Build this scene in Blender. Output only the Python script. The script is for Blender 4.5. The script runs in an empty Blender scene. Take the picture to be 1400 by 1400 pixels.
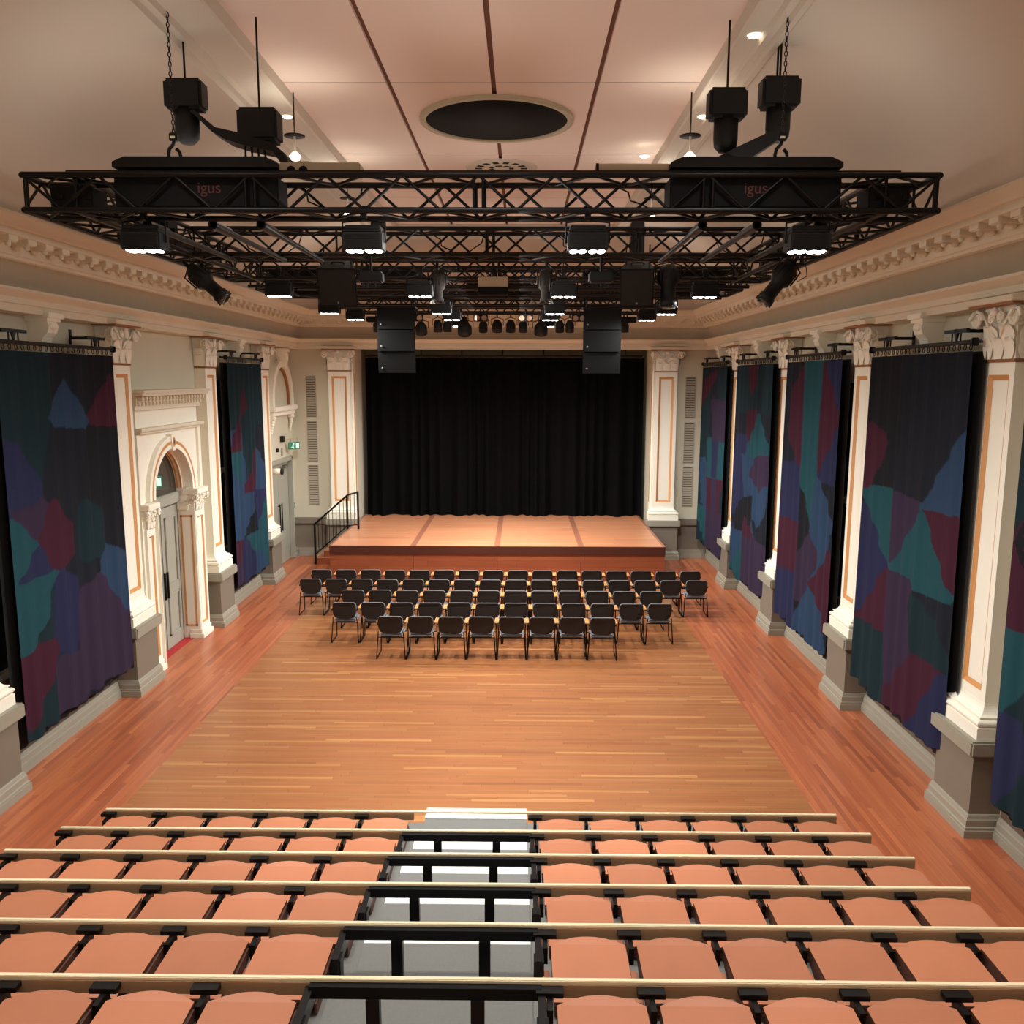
import bpy, bmesh, math, random
from mathutils import Vector, Matrix
random.seed(7)
HOUSE, BLIND, PEND, CROSS, UP, SIDE = 62, [60, 70, 100, 150, 200], 8, 900, 13, 85   # lamp powers in watts
S = bpy.context.scene
COL = S.collection
R_ = math.radians
# ------------------------------------------------------------------ camera, world, exposure
cam_d = bpy.data.cameras.new('camera'); cam = bpy.data.objects.new('camera', cam_d); COL.objects.link(cam)
P, YAW, ROLL = R_(8.77), R_(0.58), R_(0.17)
fw = Vector((-math.sin(YAW)*math.cos(P), math.cos(YAW)*math.cos(P), -math.sin(P)))
rt = Vector((math.cos(YAW), math.sin(YAW), 0)); up = rt.cross(fw)
r2 = math.cos(ROLL)*rt + math.sin(ROLL)*up; u2 = -math.sin(ROLL)*rt + math.cos(ROLL)*up
m = Matrix((r2, u2, -fw)).transposed().to_4x4(); m.translation = (0, 0, 5.06)
cam.matrix_world = m
cam_d.sensor_width = 36; cam_d.lens = 36*1180/1400; cam_d.clip_end = 200
S.camera = cam
W = bpy.data.worlds.new('world'); S.world = W; W.use_nodes = True
W.node_tree.nodes['Background'].inputs[0].default_value = (1, .86, .72, 1)
W.node_tree.nodes['Background'].inputs[1].default_value = .05
S.view_settings.view_transform = 'Standard'; S.view_settings.look = 'None'
S.view_settings.exposure = -0.33; S.view_settings.gamma = 1
S.view_settings.use_curve_mapping = False
S.cycles.max_bounces = 8; S.cycles.diffuse_bounces = 5; S.cycles.sample_clamp_indirect = 6

XL, XR, YB, YN, Z0 = -6.48, 5.38, 24.4, -3.0, 0.0
CX = -.55

def add_light(kind, name, loc, energy, color, **kw):
    l = bpy.data.lights.new(name, kind); o = bpy.data.objects.new(name, l); COL.objects.link(o)
    o.location = loc; l.energy = energy; l.color = color
    rot = kw.pop('rot', (0, 0, 0)); o.rotation_euler = rot
    for k, v in kw.items(): setattr(l, k, v)
    return o
WARM = (1, 1, .975)
# house downlights recessed in the ceiling over the raked seats and the camera
for i, (x, y) in enumerate(((-3.2, 3.4), (-.5, 3.4), (2.2, 3.4), (-3.2, 7.0), (-.5, 7.0), (2.2, 7.0))):
    add_light('AREA', 'house_downlight', (x, y, 8.45), HOUSE, (1, .99, .95), shape='DISK', size=.5, spread=R_(110))
# wash from the four-cell blinders: one spot per fixture on the 2.2 m grid
BX = (-3.81, -1.59, .66, 2.86)
BY = (9.0, 13.9, 17.5, 20.2, 22.7)
for j, y in enumerate(BY):
    for i, x in enumerate(BX):
        if j == 4 and i in (0, 3): continue
        add_light('SPOT', 'blinder_beam', (x, y, 6.28), BLIND[j], WARM, spot_size=R_(130), spot_blend=.85, shadow_soft_size=.12)
        # each rig position also throws a beam across the hall on to the opposite wall
        tilt = R_(46 if abs(x-CX) > 2 else 40)*(1 if x < CX else -1)
        add_light('SPOT', 'cross_beam', (x, y+.25, 6.26), CROSS, WARM, rot=(0, -tilt, 0), spot_size=R_(92), spot_blend=.9, shadow_soft_size=.1)
for x in BX: add_light('SPOT', 'stage_beam', (x, 17.9, 6.35), CROSS*.9, WARM, rot=(R_(48), 0, 0), spot_size=R_(80), spot_blend=.9, shadow_soft_size=.1)
# added soft lamps without fixtures, filling in indirect light on the ceiling
for y in (3, 9.2, 14.7, 20.2):
    for sx, e in ((-1, .7), (0, .75), (1, .7)): add_light('AREA', 'ceiling_fill', (CX+sx*3.4, y, 7.25), UP*e, (1, .95, .88), rot=(math.pi, R_(10)*sx, 0), shape='RECTANGLE', size=1.4, size_y=1.5)
for sx in (-1, 1): add_light('AREA', 'wall_fill', (CX+sx*.5, 14.5, 6.45), SIDE, (1, .98, .93), rot=(0, -R_(88)*sx, 0), shape='RECTANGLE', size=.25, size_y=13)  # unseen strip lamps added along the rig centre to brighten the upper walls
add_light('AREA', 'rear_fill', (CX, -1.5, 6.2), SIDE*1.1, (1, .97, .92), rot=(R_(88), 0, 0), shape='RECTANGLE', size=8, size_y=1.5)  # area lamp added behind the camera as frontal fill, no real source there

# ------------------------------------------------------------------ materials
def srgb(r, g, b):
    f = lambda c: (c/255/12.92) if c/255 <= .04045 else ((c/255+.055)/1.055)**2.4
    return (f(r), f(g), f(b), 1)
MC = {}
def mat(name, rgb, rough=.5, metal=0, spec=None, noise=0, nscale=6, bump=0, bscale=60, emit=None):
    if name in MC: return MC[name]
    m = bpy.data.materials.new(name); m.use_nodes = True; nt = m.node_tree; b = nt.nodes['Principled BSDF']
    c = srgb(*rgb)
    b.inputs['Base Color'].default_value = c; b.inputs['Roughness'].default_value = rough
    b.inputs['Metallic'].default_value = metal
    if spec is not None: b.inputs['Specular IOR Level'].default_value = spec
    if noise:
        tc = nt.nodes.new('ShaderNodeTexCoord'); n = nt.nodes.new('ShaderNodeTexNoise')
        n.inputs['Scale'].default_value = nscale; n.inputs['Detail'].default_value = 4
        nt.links.new(tc.outputs['Object'], n.inputs['Vector'])
        mx = nt.nodes.new('ShaderNodeMix'); mx.data_type = 'RGBA'
        mx.inputs[6].default_value = tuple(v*(1-noise) for v in c[:3])+(1,)
        mx.inputs[7].default_value = tuple(min(1, v*(1+noise)) for v in c[:3])+(1,)
        nt.links.new(n.outputs['Fac'], mx.inputs[0]); nt.links.new(mx.outputs[2], b.inputs['Base Color'])
    if bump:
        tc = nt.nodes.new('ShaderNodeTexCoord'); n = nt.nodes.new('ShaderNodeTexNoise')
        n.inputs['Scale'].default_value = bscale; nt.links.new(tc.outputs['Object'], n.inputs['Vector'])
        bp = nt.nodes.new('ShaderNodeBump'); bp.inputs['Strength'].default_value = bump; bp.inputs['Distance'].default_value = .01
        nt.links.new(n.outputs['Fac'], bp.inputs['Height']); nt.links.new(bp.outputs[0], b.inputs['Normal'])
    if emit:
        b.inputs['Emission Color'].default_value = srgb(*emit[:3]); b.inputs['Emission Strength'].default_value = emit[3]
    MC[name] = m; return m

def plank_mat(name, pal, w=.085, L=1.4, swap=False, rough=.35, border=None, pal2=None):
    """strip flooring: per-board random tone, fine grain, thin joints; swap = boards run along Y"""
    m = bpy.data.materials.new(name); m.use_nodes = True; nt = m.node_tree; N = nt.nodes; K = nt.links
    b = N['Principled BSDF']; b.inputs['Roughness'].default_value = rough
    tc = N.new('ShaderNodeTexCoord'); sp = N.new('ShaderNodeSeparateXYZ'); K.new(tc.outputs['Object'], sp.inputs[0])
    def M(op, a, c=None, d=None):
        n = N.new('ShaderNodeMath'); n.operation = op
        for i, v in enumerate((a, c, d)):
            if v is None: continue
            if isinstance(v, (int, float)): n.inputs[i].default_value = v
            else: K.new(v, n.inputs[i])
        return n.outputs[0]
    def boards(al, ac, pal, w, L):
        row = M('FLOOR', M('DIVIDE', ac, w))
        wn = N.new('ShaderNodeTexWhiteNoise'); wn.noise_dimensions = '1D'; K.new(row, wn.inputs['W'])
        s = M('ADD', M('DIVIDE', al, L), M('MULTIPLY', wn.outputs['Value'], 7.3))
        cell = M('FLOOR', s)
        cb = N.new('ShaderNodeCombineXYZ'); K.new(row, cb.inputs[0]); K.new(cell, cb.inputs[1])
        w2 = N.new('ShaderNodeTexWhiteNoise'); w2.noise_dimensions = '2D'; K.new(cb.outputs[0], w2.inputs['Vector'])
        cr = N.new('ShaderNodeValToRGB'); K.new(w2.outputs['Value'], cr.inputs[0])
        el = cr.color_ramp.elements
        while len(el) < len(pal): el.new(.5)
        for i, c in enumerate(pal): el[i].position = i/(len(pal)-1); el[i].color = srgb(*c)
        # grain
        gv = N.new('ShaderNodeCombineXYZ'); K.new(M('MULTIPLY', al, 1.2), gv.inputs[0]); K.new(M('MULTIPLY', ac, 40), gv.inputs[1]); K.new(M('MULTIPLY', w2.outputs['Value'], 20), gv.inputs[2])
        g = N.new('ShaderNodeTexNoise'); g.inputs['Scale'].default_value = 1.0; g.inputs['Detail'].default_value = 3; K.new(gv.outputs[0], g.inputs['Vector'])
        fx = M('MULTIPLY_ADD', g.outputs['Fac'], .5, .75)
        fr = M('FRACT', M('DIVIDE', ac, w)); jn = M('LESS_THAN', fr, .035)
        fr2 = M('FRACT', s); jn2 = M('LESS_THAN', fr2, .004)
        fx = M('MULTIPLY', fx, M('SUBTRACT', 1, M('MULTIPLY', M('MAXIMUM', jn, jn2), .35)))
        mm = N.new('ShaderNodeVectorMath'); mm.operation = 'SCALE'; K.new(cr.outputs[0], mm.inputs[0]); K.new(fx, mm.inputs['Scale'])
        return mm.outputs[0]
    X, Y, Zc = sp.outputs
    if swap: out = boards(Y, X, pal, w, L)
    else: out = boards(X, Y if swap is not None else Zc, pal, w, L)
    if border:
        o2 = boards(Y, X, pal2, w, L)
        f = M('MAXIMUM', M('LESS_THAN', X, border[0]), M('GREATER_THAN', X, border[1]))
        mx = N.new('ShaderNodeMix'); mx.data_type = 'RGBA'; K.new(f, mx.inputs[0]); K.new(out, mx.inputs[6]); K.new(o2, mx.inputs[7])
        out = mx.outputs[2]
    K.new(out, b.inputs['Base Color'])
    MC[name] = m; return m

plank_mat('floor_planks', [(146, 92, 58), (168, 110, 68), (160, 101, 62), (166, 106, 66), (158, 104, 64), (188, 132, 82)], w=.062, L=1.5, rough=.33,
          border=(-4.735, 3.5), pal2=[(158, 84, 55), (182, 107, 71), (168, 92, 60), (188, 112, 73), (148, 82, 57)])
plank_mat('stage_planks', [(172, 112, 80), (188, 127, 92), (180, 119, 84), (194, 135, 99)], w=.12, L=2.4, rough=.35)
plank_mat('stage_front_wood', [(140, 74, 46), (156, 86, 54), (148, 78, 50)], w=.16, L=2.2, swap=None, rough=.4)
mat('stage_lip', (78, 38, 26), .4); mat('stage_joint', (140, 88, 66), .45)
mat('wall_paint', (206, 200, 178), .75, noise=.04, nscale=1.5)
mat('cream_plaster', (242, 237, 220), .6, noise=.02)
mat('cornice_plaster', (222, 212, 190), .7, noise=.03, nscale=2)
mat('frieze_paint', (182, 170, 148), .8, noise=.04)
mat('ceiling_paint', (206, 194, 178), .8, noise=.03, nscale=.6)
mat('ceiling_panel', (234, 212, 198), .8, noise=.02, nscale=.8)
mat('ceiling_groove', (112, 70, 50), .8)
mat('dado_paint', (122, 112, 98), .6, noise=.03); mat('dado_skirting', (150, 144, 128), .5)
mat('wainscot_brown', (104, 86, 70), .65)
mat('gold_paint', (206, 146, 86), .5); mat('gold_dark', (150, 96, 56), .5)
mat('black_metal', (20, 18, 17), .42, .5); mat('black_plastic', (15, 15, 15), .55, spec=.35); mat('black_box', (12, 12, 12), .75, spec=.25)
mat('chain_steel', (40, 38, 36), .35, .9); mat('grey_metal', (130, 130, 128), .35, .8)
mat('chair_black', (44, 36, 32), .85, bump=.2, bscale=300); mat('chair_grey', (126, 126, 130), .85, bump=.2, bscale=300)
mat('chair_frame', (20, 18, 18), .3, .7); mat('arm_wood', (216, 150, 92), .4)
mat('seat_ply', (182, 116, 84), .42, noise=.10, nscale=3); mat('ply_edge', (92, 56, 42), .6)
mat('rail_cream', (232, 216, 180), .45); mat('rail_beige', (160, 126, 92), .6)
mat('white_nosing', (245, 245, 240), .35); mat('tread_grey', (112, 112, 108), .7, noise=.15, nscale=80)
mat('white_bar', (240, 232, 214), .4)
mat('black_drape', (9, 8, 8), 1, spec=.08, noise=.3, nscale=2); mat('lining_black', (14, 13, 12), .95)
mat('door_grey', (158, 156, 142), .5); mat('door_dark', (112, 110, 100), .5)
mat('glass_dark', (60, 60, 52), .1); mat('red_carpet', (170, 40, 40), .9); mat('exit_green', (40, 130, 96), .4)
mat('exit_white', (210, 235, 225), .4, emit=(190, 240, 220, .6)); mat('green_box', (20, 90, 60), .4)
mat('vent_grey', (168, 158, 138), .6); mat('vent_dark', (62, 58, 50), .8)
mat('lamp_glow', (255, 250, 240), .3, emit=(255, 250, 240, 14)); mat('lamp_lens', (190, 150, 125), .2, emit=(200, 150, 120, .03))
mat('pendant_glow', (255, 250, 225), .3, emit=(255, 246, 222, 7))
mat('brand_red', (92, 38, 30), .5); mat('cream_box', (196, 184, 156), .5); mat('case_brown', (32, 25, 21), .75, spec=.3)
mat('cloth', (255, 255, 255), 1, spec=.1)
# slight tone difference from one plywood shell to the next
sm_ = MC['seat_ply'].node_tree; oi = sm_.nodes.new('ShaderNodeObjectInfo'); hs = sm_.nodes.new('ShaderNodeHueSaturation'); bs_ = sm_.nodes['Principled BSDF']
mr = sm_.nodes.new('ShaderNodeMapRange'); mr.inputs['To Min'].default_value = .86; mr.inputs['To Max'].default_value = 1.08
src = bs_.inputs['Base Color'].links[0].from_socket; sm_.links.new(oi.outputs['Random'], mr.inputs['Value']); sm_.links.new(mr.outputs[0], hs.inputs['Value'])
sm_.links.new(src, hs.inputs['Color']); sm_.links.new(hs.outputs[0], bs_.inputs['Base Color'])
# patchwork cloth reads the printed colours from the mesh
mm_ = MC['cloth']; ca = mm_.node_tree.nodes.new('ShaderNodeVertexColor'); ca.layer_name = 'print'
wv = mm_.node_tree.nodes.new('ShaderNodeTexNoise'); wv.inputs['Scale'].default_value = 120
tcc = mm_.node_tree.nodes.new('ShaderNodeTexCoord'); mm_.node_tree.links.new(tcc.outputs['Object'], wv.inputs['Vector'])
vm = mm_.node_tree.nodes.new('ShaderNodeMath'); vm.operation = 'MULTIPLY_ADD'; vm.inputs[1].default_value = .5; vm.inputs[2].default_value = .75
mm_.node_tree.links.new(wv.outputs['Fac'], vm.inputs[0])
sc = mm_.node_tree.nodes.new('ShaderNodeVectorMath'); sc.operation = 'SCALE'
mm_.node_tree.links.new(ca.outputs['Color'], sc.inputs[0]); mm_.node_tree.links.new(vm.outputs[0], sc.inputs['Scale'])
mm_.node_tree.links.new(sc.outputs[0], mm_.node_tree.nodes['Principled BSDF'].inputs['Base Color'])

# ------------------------------------------------------------------ mesh helpers
class MB:
    def __init__(s): s.v = []; s.f = []; s.mi = []; s.mats = []; s.smooth = []
    def _m(s, name):
        if name not in s.mats: s.mats.append(name)
        return s.mats.index(name)
    def add(s, vs, fs, mat, smooth=False):
        o = len(s.v); s.v += [tuple(v) for v in vs]; k = s._m(mat)
        for f in fs: s.f.append([o+i for i in f]); s.mi.append(k); s.smooth.append(smooth)
    def box(s, x0, x1, y0, y1, z0, z1, mat, bev=0):
        if x0 > x1: x0, x1 = x1, x0
        if y0 > y1: y0, y1 = y1, y0
        if z0 > z1: z0, z1 = z1, z0
        if bev:
            b = min(bev, (x1-x0)/2.01, (y1-y0)/2.01, (z1-z0)/2.01)
            bm = bmesh.new(); bmesh.ops.create_cube(bm, size=1)
            for v in bm.verts: v.co = Vector(((x0+x1)/2+v.co.x*(x1-x0), (y0+y1)/2+v.co.y*(y1-y0), (z0+z1)/2+v.co.z*(z1-z0)))
            bmesh.ops.bevel(bm, geom=bm.edges[:], offset=b, segments=2, affect='EDGES')
            bm.verts.index_update()
            s.add([v.co[:] for v in bm.verts], [[v.index for v in f.verts] for f in bm.faces], mat); bm.free(); return
        vs = [(x0,y0,z0),(x1,y0,z0),(x1,y1,z0),(x0,y1,z0),(x0,y0,z1),(x1,y0,z1),(x1,y1,z1),(x0,y1,z1)]
        s.add(vs, [(0,3,2,1),(4,5,6,7),(0,1,5,4),(1,2,6,5),(2,3,7,6),(3,0,4,7)], mat)
    def tube(s, p, q, r, mat, n=8, r2=None):
        p, q = Vector(p), Vector(q); d = (q-p)
        if d.length < 1e-6: return
        d.normalize(); a = d.orthogonal().normalized(); b = d.cross(a); r2 = r if r2 is None else r2
        vs = []
        for c, rr in ((p, r), (q, r2)):
            for i in range(n):
                t = 2*math.pi*i/n; vs.append(c+a*math.cos(t)*rr+b*math.sin(t)*rr)
        fs = [(i, (i+1) % n, n+(i+1) % n, n+i) for i in range(n)]
        s.add(vs, fs, mat, n > 4); s.add(vs[:n], [tuple(range(n))[::-1]], mat); s.add(vs[n:], [tuple(range(n))], mat)
    def path(s, pts, r, mat, n=6):
        pts = [Vector(p) for p in pts]; rings = []; a = None
        for i, p in enumerate(pts):
            d = (pts[min(i+1, len(pts)-1)]-pts[max(i-1, 0)]).normalized()
            a = d.orthogonal().normalized() if a is None else (a-d*a.dot(d)).normalized()
            b = d.cross(a); rings.append([p+(a*math.cos(2*math.pi*k/n)+b*math.sin(2*math.pi*k/n))*r for k in range(n)])
        vs = [v for g in rings for v in g]; fs = []
        for i in range(len(rings)-1):
            for k in range(n): fs.append((i*n+k, i*n+(k+1) % n, (i+1)*n+(k+1) % n, (i+1)*n+k))
        fs += [tuple(range(n))[::-1], tuple((len(rings)-1)*n+k for k in range(n))]
        s.add(vs, fs, mat, True)
    def lathe(s, c, prof, mat, n=20, axis='Z', sx=1, sy=1):
        vs = []; L = len(prof)
        for i in range(n):
            t = 2*math.pi*i/n
            for r, h in prof:
                x, y = math.cos(t)*r*sx, math.sin(t)*r*sy
                v = (x, y, h) if axis == 'Z' else ((x, h, y) if axis == 'Y' else (h, x, y))
                vs.append((c[0]+v[0], c[1]+v[1], c[2]+v[2]))
        fs = [(i*L+k, ((i+1) % n)*L+k, ((i+1) % n)*L+k+1, i*L+k+1) for i in range(n) for k in range(L-1)]
        s.add(vs, fs, mat, True)
        if prof[0][0] > 1e-4: s.add([vs[i*L] for i in range(n)], [tuple(range(n))], mat)
        if prof[-1][0] > 1e-4: s.add([vs[i*L+L-1] for i in range(n)], [tuple(range(n))], mat)
    def ball(s, c, rx, ry, rz, mat, n=8, k=6):
        prof = [(math.sin(math.pi*i/k), -math.cos(math.pi*i/k)) for i in range(k+1)]
        vs = []; fs = []
        for i in range(n):
            t = 2*math.pi*i/n
            for r, h in prof: vs.append((c[0]+math.cos(t)*r*rx, c[1]+math.sin(t)*r*ry, c[2]+h*rz))
        L = k+1
        fs = [(i*L+j, ((i+1) % n)*L+j, ((i+1) % n)*L+j+1, i*L+j+1) for i in range(n) for j in range(k)]
        s.add(vs, fs, mat, True)
    def prism(s, poly, a0, a1, mat, plane='XZ'):
        """poly in two axes, swept along the third"""
        f = {'XZ': lambda p, a: (p[0], a, p[1]), 'YZ': lambda p, a: (a, p[0], p[1]), 'XY': lambda p, a: (p[0], p[1], a)}[plane]
        n = len(poly); vs = [f(p, a0) for p in poly]+[f(p, a1) for p in poly]
        s.add(vs, [tuple(range(n))[::-1], tuple(range(n, 2*n))]+[(i, (i+1) % n, n+(i+1) % n, n+i) for i in range(n)], mat)
    def xf(s, M, start=0):
        for i in range(start, len(s.v)): s.v[i] = tuple(M @ Vector(s.v[i]))
    def build(s, name, parent=None, mods=None):
        me = bpy.data.meshes.new(name); me.from_pydata(s.v, [], s.f)
        for n in s.mats: me.materials.append(MC[n])
        me.polygons.foreach_set('material_index', s.mi); me.polygons.foreach_set('use_smooth', s.smooth)
        me.update()
        bm = bmesh.new(); bm.from_mesh(me); bmesh.ops.recalc_face_normals(bm, faces=bm.faces[:]); bm.to_mesh(me); bm.free()
        o = bpy.data.objects.new(name, me); COL.objects.link(o)
        if parent: o.parent = parent
        return o
def tag(o, label=None, cat=None, group=None, kind=None):
    if label: o['label'] = label
    if cat: o['category'] = cat
    if group: o['group'] = group
    if kind: o['kind'] = kind
    return o
def thing(name, loc, label, cat, group=None, rz=0):
    o = bpy.data.objects.new(name, None); COL.objects.link(o); o.location = loc; o.rotation_euler.z = rz
    o.empty_display_size = .2
    return tag(o, label, cat, group)
KIDS = {}
def kids(o): return [c for c in ALLP.get(o.name, [])]
def dup(root, loc, rz=None, label=None, group=None):
    def cp(o, par):
        c = o.copy(); COL.objects.link(c)
        if par: c.parent = par
        for ch in list(o.children): cp(ch, c)
        return c
    r = cp(root, None); r.location = loc
    if rz is not None: r.rotation_euler = (0, 0, rz)
    if label: r['label'] = label
    if group: r['group'] = group
    return r
def struct(mb, name, label=None):
    return tag(mb.build(name), label, None, None, 'structure')
ORD = ['first','second','third','fourth','fifth','sixth','seventh','eighth','ninth','tenth','eleventh','twelfth','thirteenth','fourteenth','fifteenth','sixteenth']
# ------------------------------------------------------------------ room shell
# pilaster centre lines
PR = (9.5, 13.28, 17.22, 21.04); PL = (9.55, 13.63, 17.55, 21.27)
b = MB(); b.box(XL-.6, XR+.4, YN-.2, 27.2, -.12, 0, 'floor_planks'); struct(b, 'floor')
def wall_panel(b, side, y0, y1, z0, z1, mat, d0=0, d1=.3):
    """slab of a side wall; d measured outwards from the wall face"""
    if side == 'R': b.box(XR+d0, XR+d1, y0, y1, z0, z1, mat)
    else: b.box(XL-d1, XL-d0, y0, y1, z0, z1, mat)
WT = 6.0
# right wall with a window recess in every bay
b = MB()
rb = [(5.9, 8.8), (10.2, 12.55), (14.0, 16.5), (17.95, 20.3), (21.75, 23.9)]
y = YN
for a, c in rb:
    wall_panel(b, 'R', y, a, 0, WT, 'wall_paint'); wall_panel(b, 'R', a, c, 0, 1.25, 'wainscot_brown'); wall_panel(b, 'R', a, c, 5.1, WT, 'wall_paint'); y = c
wall_panel(b, 'R', y, YB+.3, 0, WT, 'wall_paint'); wall_panel(b, 'R', YN, YB+.3, 0, WT, 'wall_paint', .3, .35)
struct(b, 'wall_right')
# left wall: window recess, arched portal opening, window, double door
b = MB(); y = YN
for a, c, lo, hi in ((10.2, 12.9, 1.25, 5.1), (14.66, 16.36, 0, 3.0), (18.3, 20.6, 1.25, 5.1), (22.0, 24.05, 0, 2.8)):
    wall_panel(b, 'L', y, a, 0, WT, 'wall_paint')
    if lo: wall_panel(b, 'L', a, c, 0, lo, 'wainscot_brown')
    if a == 14.66:   # arch head
        arc = [(15.51+.85*math.cos(t), 3.0+.82*math.sin(t)) for t in [math.pi*i/24 for i in range(25)]]
        for i in range(24):
            p, q = arc[i], arc[i+1]
            b.prism([(p[0], p[1]), (q[0], q[1]), (q[0], WT), (p[0], WT)], XL-.3, XL, 'wall_paint', 'YZ')
    else: wall_panel(b, 'L', a, c, hi, WT, 'wall_paint')
    y = c
wall_panel(b, 'L', y, YB+.3, 0, WT, 'wall_paint'); wall_panel(b, 'L', YN, YB+.3, 0, WT, 'wall_paint', .7, .8)
struct(b, 'wall_left')
# back wall with the curtained alcove
OX0, OX1, OZ = -4.74, 3.70, 5.9
b = MB()
b.box(XL, OX0, YB, YB+.3, 0, WT, 'wall_paint'); b.box(OX1, XR, YB, YB+.3, 0, WT, 'wall_paint'); b.box(OX0, OX1, YB, YB+.3, OZ, WT, 'cornice_plaster')
b.box(OX0-.3, OX0, YB+.3, 26.8, 0, WT, 'wall_paint'); b.box(OX1, OX1+.3, YB+.3, 26.8, 0, WT, 'wall_paint')
b.box(OX0-.3, OX1+.3, 26.6, 26.9, 0, WT, 'wall_paint'); b.box(OX0-.3, OX1+.3, YB+.3, 26.9, WT-.05, WT+.1, 'wall_paint')
struct(b, 'wall_back')
b = MB(); b.box(XL-.3, XR+.3, YN-.3, YN, 0, 9, 'wall_paint'); struct(b, 'wall_front')

def ring(b, prof, mat, y0=YN, y1=YB, smooth=False):
    """sweep a (d, z) profile round the left, back and right walls with mitred corners"""
    vs = []
    for d, z in prof: vs += [(XL+d, y0, z), (XL+d, y1-d, z), (XR-d, y1-d, z), (XR-d, y0, z)]
    fs = []
    for i in range(len(prof)-1):
        for k in range(3): fs.append((i*4+k, i*4+k+1, i*4+k+5, i*4+k+4))
    b.add(vs, fs, mat, smooth)
b = MB()
ring(b, [(0, 5.86), (.27, 5.86), (.27, 5.95), (.30, 5.96), (.30, 6.03), (.33, 6.05), (.42, 6.10), (.42, 6.13), (.27, 6.145)], 'cornice_plaster')
fr = [(.27, 6.145)]+[(.27+.10*(1-math.cos(t)), 6.145+.30*math.sin(t)) for t in [math.pi/2*i/8 for i in range(1, 9)]]
ring(b, fr, 'frieze_paint', smooth=True)
ring(b, [(.37, 6.445), (.42, 6.455), (.42, 6.49), (.45, 6.50), (.45, 6.64), (.70, 6.665), (.70, 6.74), (.73, 6.75), (.75, 6.78), (.82, 6.86), (.82, 6.89), (.70, 6.90)], 'cornice_plaster')
# modillions with leaf tips under the corona
def modil(b, p, out, along):
    o, a = Vector(out), Vector(along)
    def bx(d0, d1, w, z0, z1):
        c = [p+o*d+a*s*w for d in (d0, d1) for s in (-1, 1)]
        vs = [(q.x, q.y, z) for z in (z0, z1) for q in c]
        b.add(vs, [(0,1,3,2), (4,5,7,6), (0,1,5,4), (2,3,7,6), (0,2,6,4), (1,3,7,5)], 'cornice_plaster')
    bx(.44, .67, .075, 6.59, 6.665)
    bx(.66, .69, .09, 6.60, 6.668)
    q = p+o*.50; b.ball((q.x, q.y, 6.575), .045 if abs(o.x) else .06, .06 if abs(o.x) else .045, .04, 'cornice_plaster', 6, 4)
    q = p+o*.62; b.ball((q.x, q.y, 6.575), .04, .04, .035, 'cornice_plaster', 6, 4)
n = int((YB-.5-3)/.385)
for i in range(n):
    y = 3.2+i*.385
    modil(b, Vector((XR, y, 0)), (-1, 0, 0), (0, 1, 0)); modil(b, Vector((XL, y, 0)), (1, 0, 0), (0, 1, 0))
for i in range(28): modil(b, Vector((XL+.75+i*.385, YB, 0)), (0, -1, 0), (1, 0, 0))
for d in (0,):  # bead course below the modillions
    pass
struct(b, 'trim_1', 'plaster cornice with leaf brackets running round the hall')
# ceiling: cove, soffit, stepped moulding and recessed panel field
b = MB()
PX0, PX1, PY1 = -3.03, 2.24, 21.7
def rring(prof, mat, smooth=False):
    """profile points (xl, xr, yb, z) as open-front rings"""
    vs = []
    for xl, xr, yb, z in prof: vs += [(xl, YN, z), (xl, yb, z), (xr, yb, z), (xr, YN, z)]
    b.add(vs, [(i*4+k, i*4+k+1, i*4+k+5, i*4+k+4) for i in range(len(prof)-1) for k in range(3)], mat, smooth)
cv = []
for i in range(13):
    t = math.pi/2*i/12; s = 1-math.cos(t); c = math.sin(t)
    cv.append((XL+.75+(2.05)*s, XR-.75-(1.95)*s, YB-.75-(1.55)*s, 6.88+1.62*c))
rring(cv, 'ceiling_paint', True)
sx0, sx1, sy = cv[-1][0], cv[-1][1], cv[-1][2]
rring([(sx0, sx1, sy, 8.50), (sx0+.04, sx1-.04, sy-.04, 8.46), (sx0+.10, sx1-.10, sy-.1, 8.46), (sx0+.12, sx1-.12, sy-.12, 8.52), (sx0+.2, sx1-.2, sy-.2, 8.52), (sx0+.22, sx1-.22, sy-.22, 8.58),
       (PX0-.02, PX1+.02, PY1+.02, 8.58), (PX0, PX1, PY1, 8.60), (PX0, PX1, PY1, 8.76)], 'ceiling_paint')
gx = [PX0, -1.70, -.37, .95, PX1]; gy = [YN, 4.6, 8.1, 11.6, 15.1, 18.6, PY1]
for i in range(4):
    for j in range(6):
        b.box(gx[i]+.03*(i > 0), gx[i+1]-.03*(i < 3), gy[j]+.012, gy[j+1]-.012, 8.76, 8.80, 'ceiling_panel')
b.box(PX0-.1, PX1+.1, YN, PY1+.1, 8.80, 8.9, 'ceiling_groove')
b.box(XL-.8, XR+.5, YN-.3, 27.2, 9.0, 9.1, 'ceiling_paint')
struct(b, 'ceiling')

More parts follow.
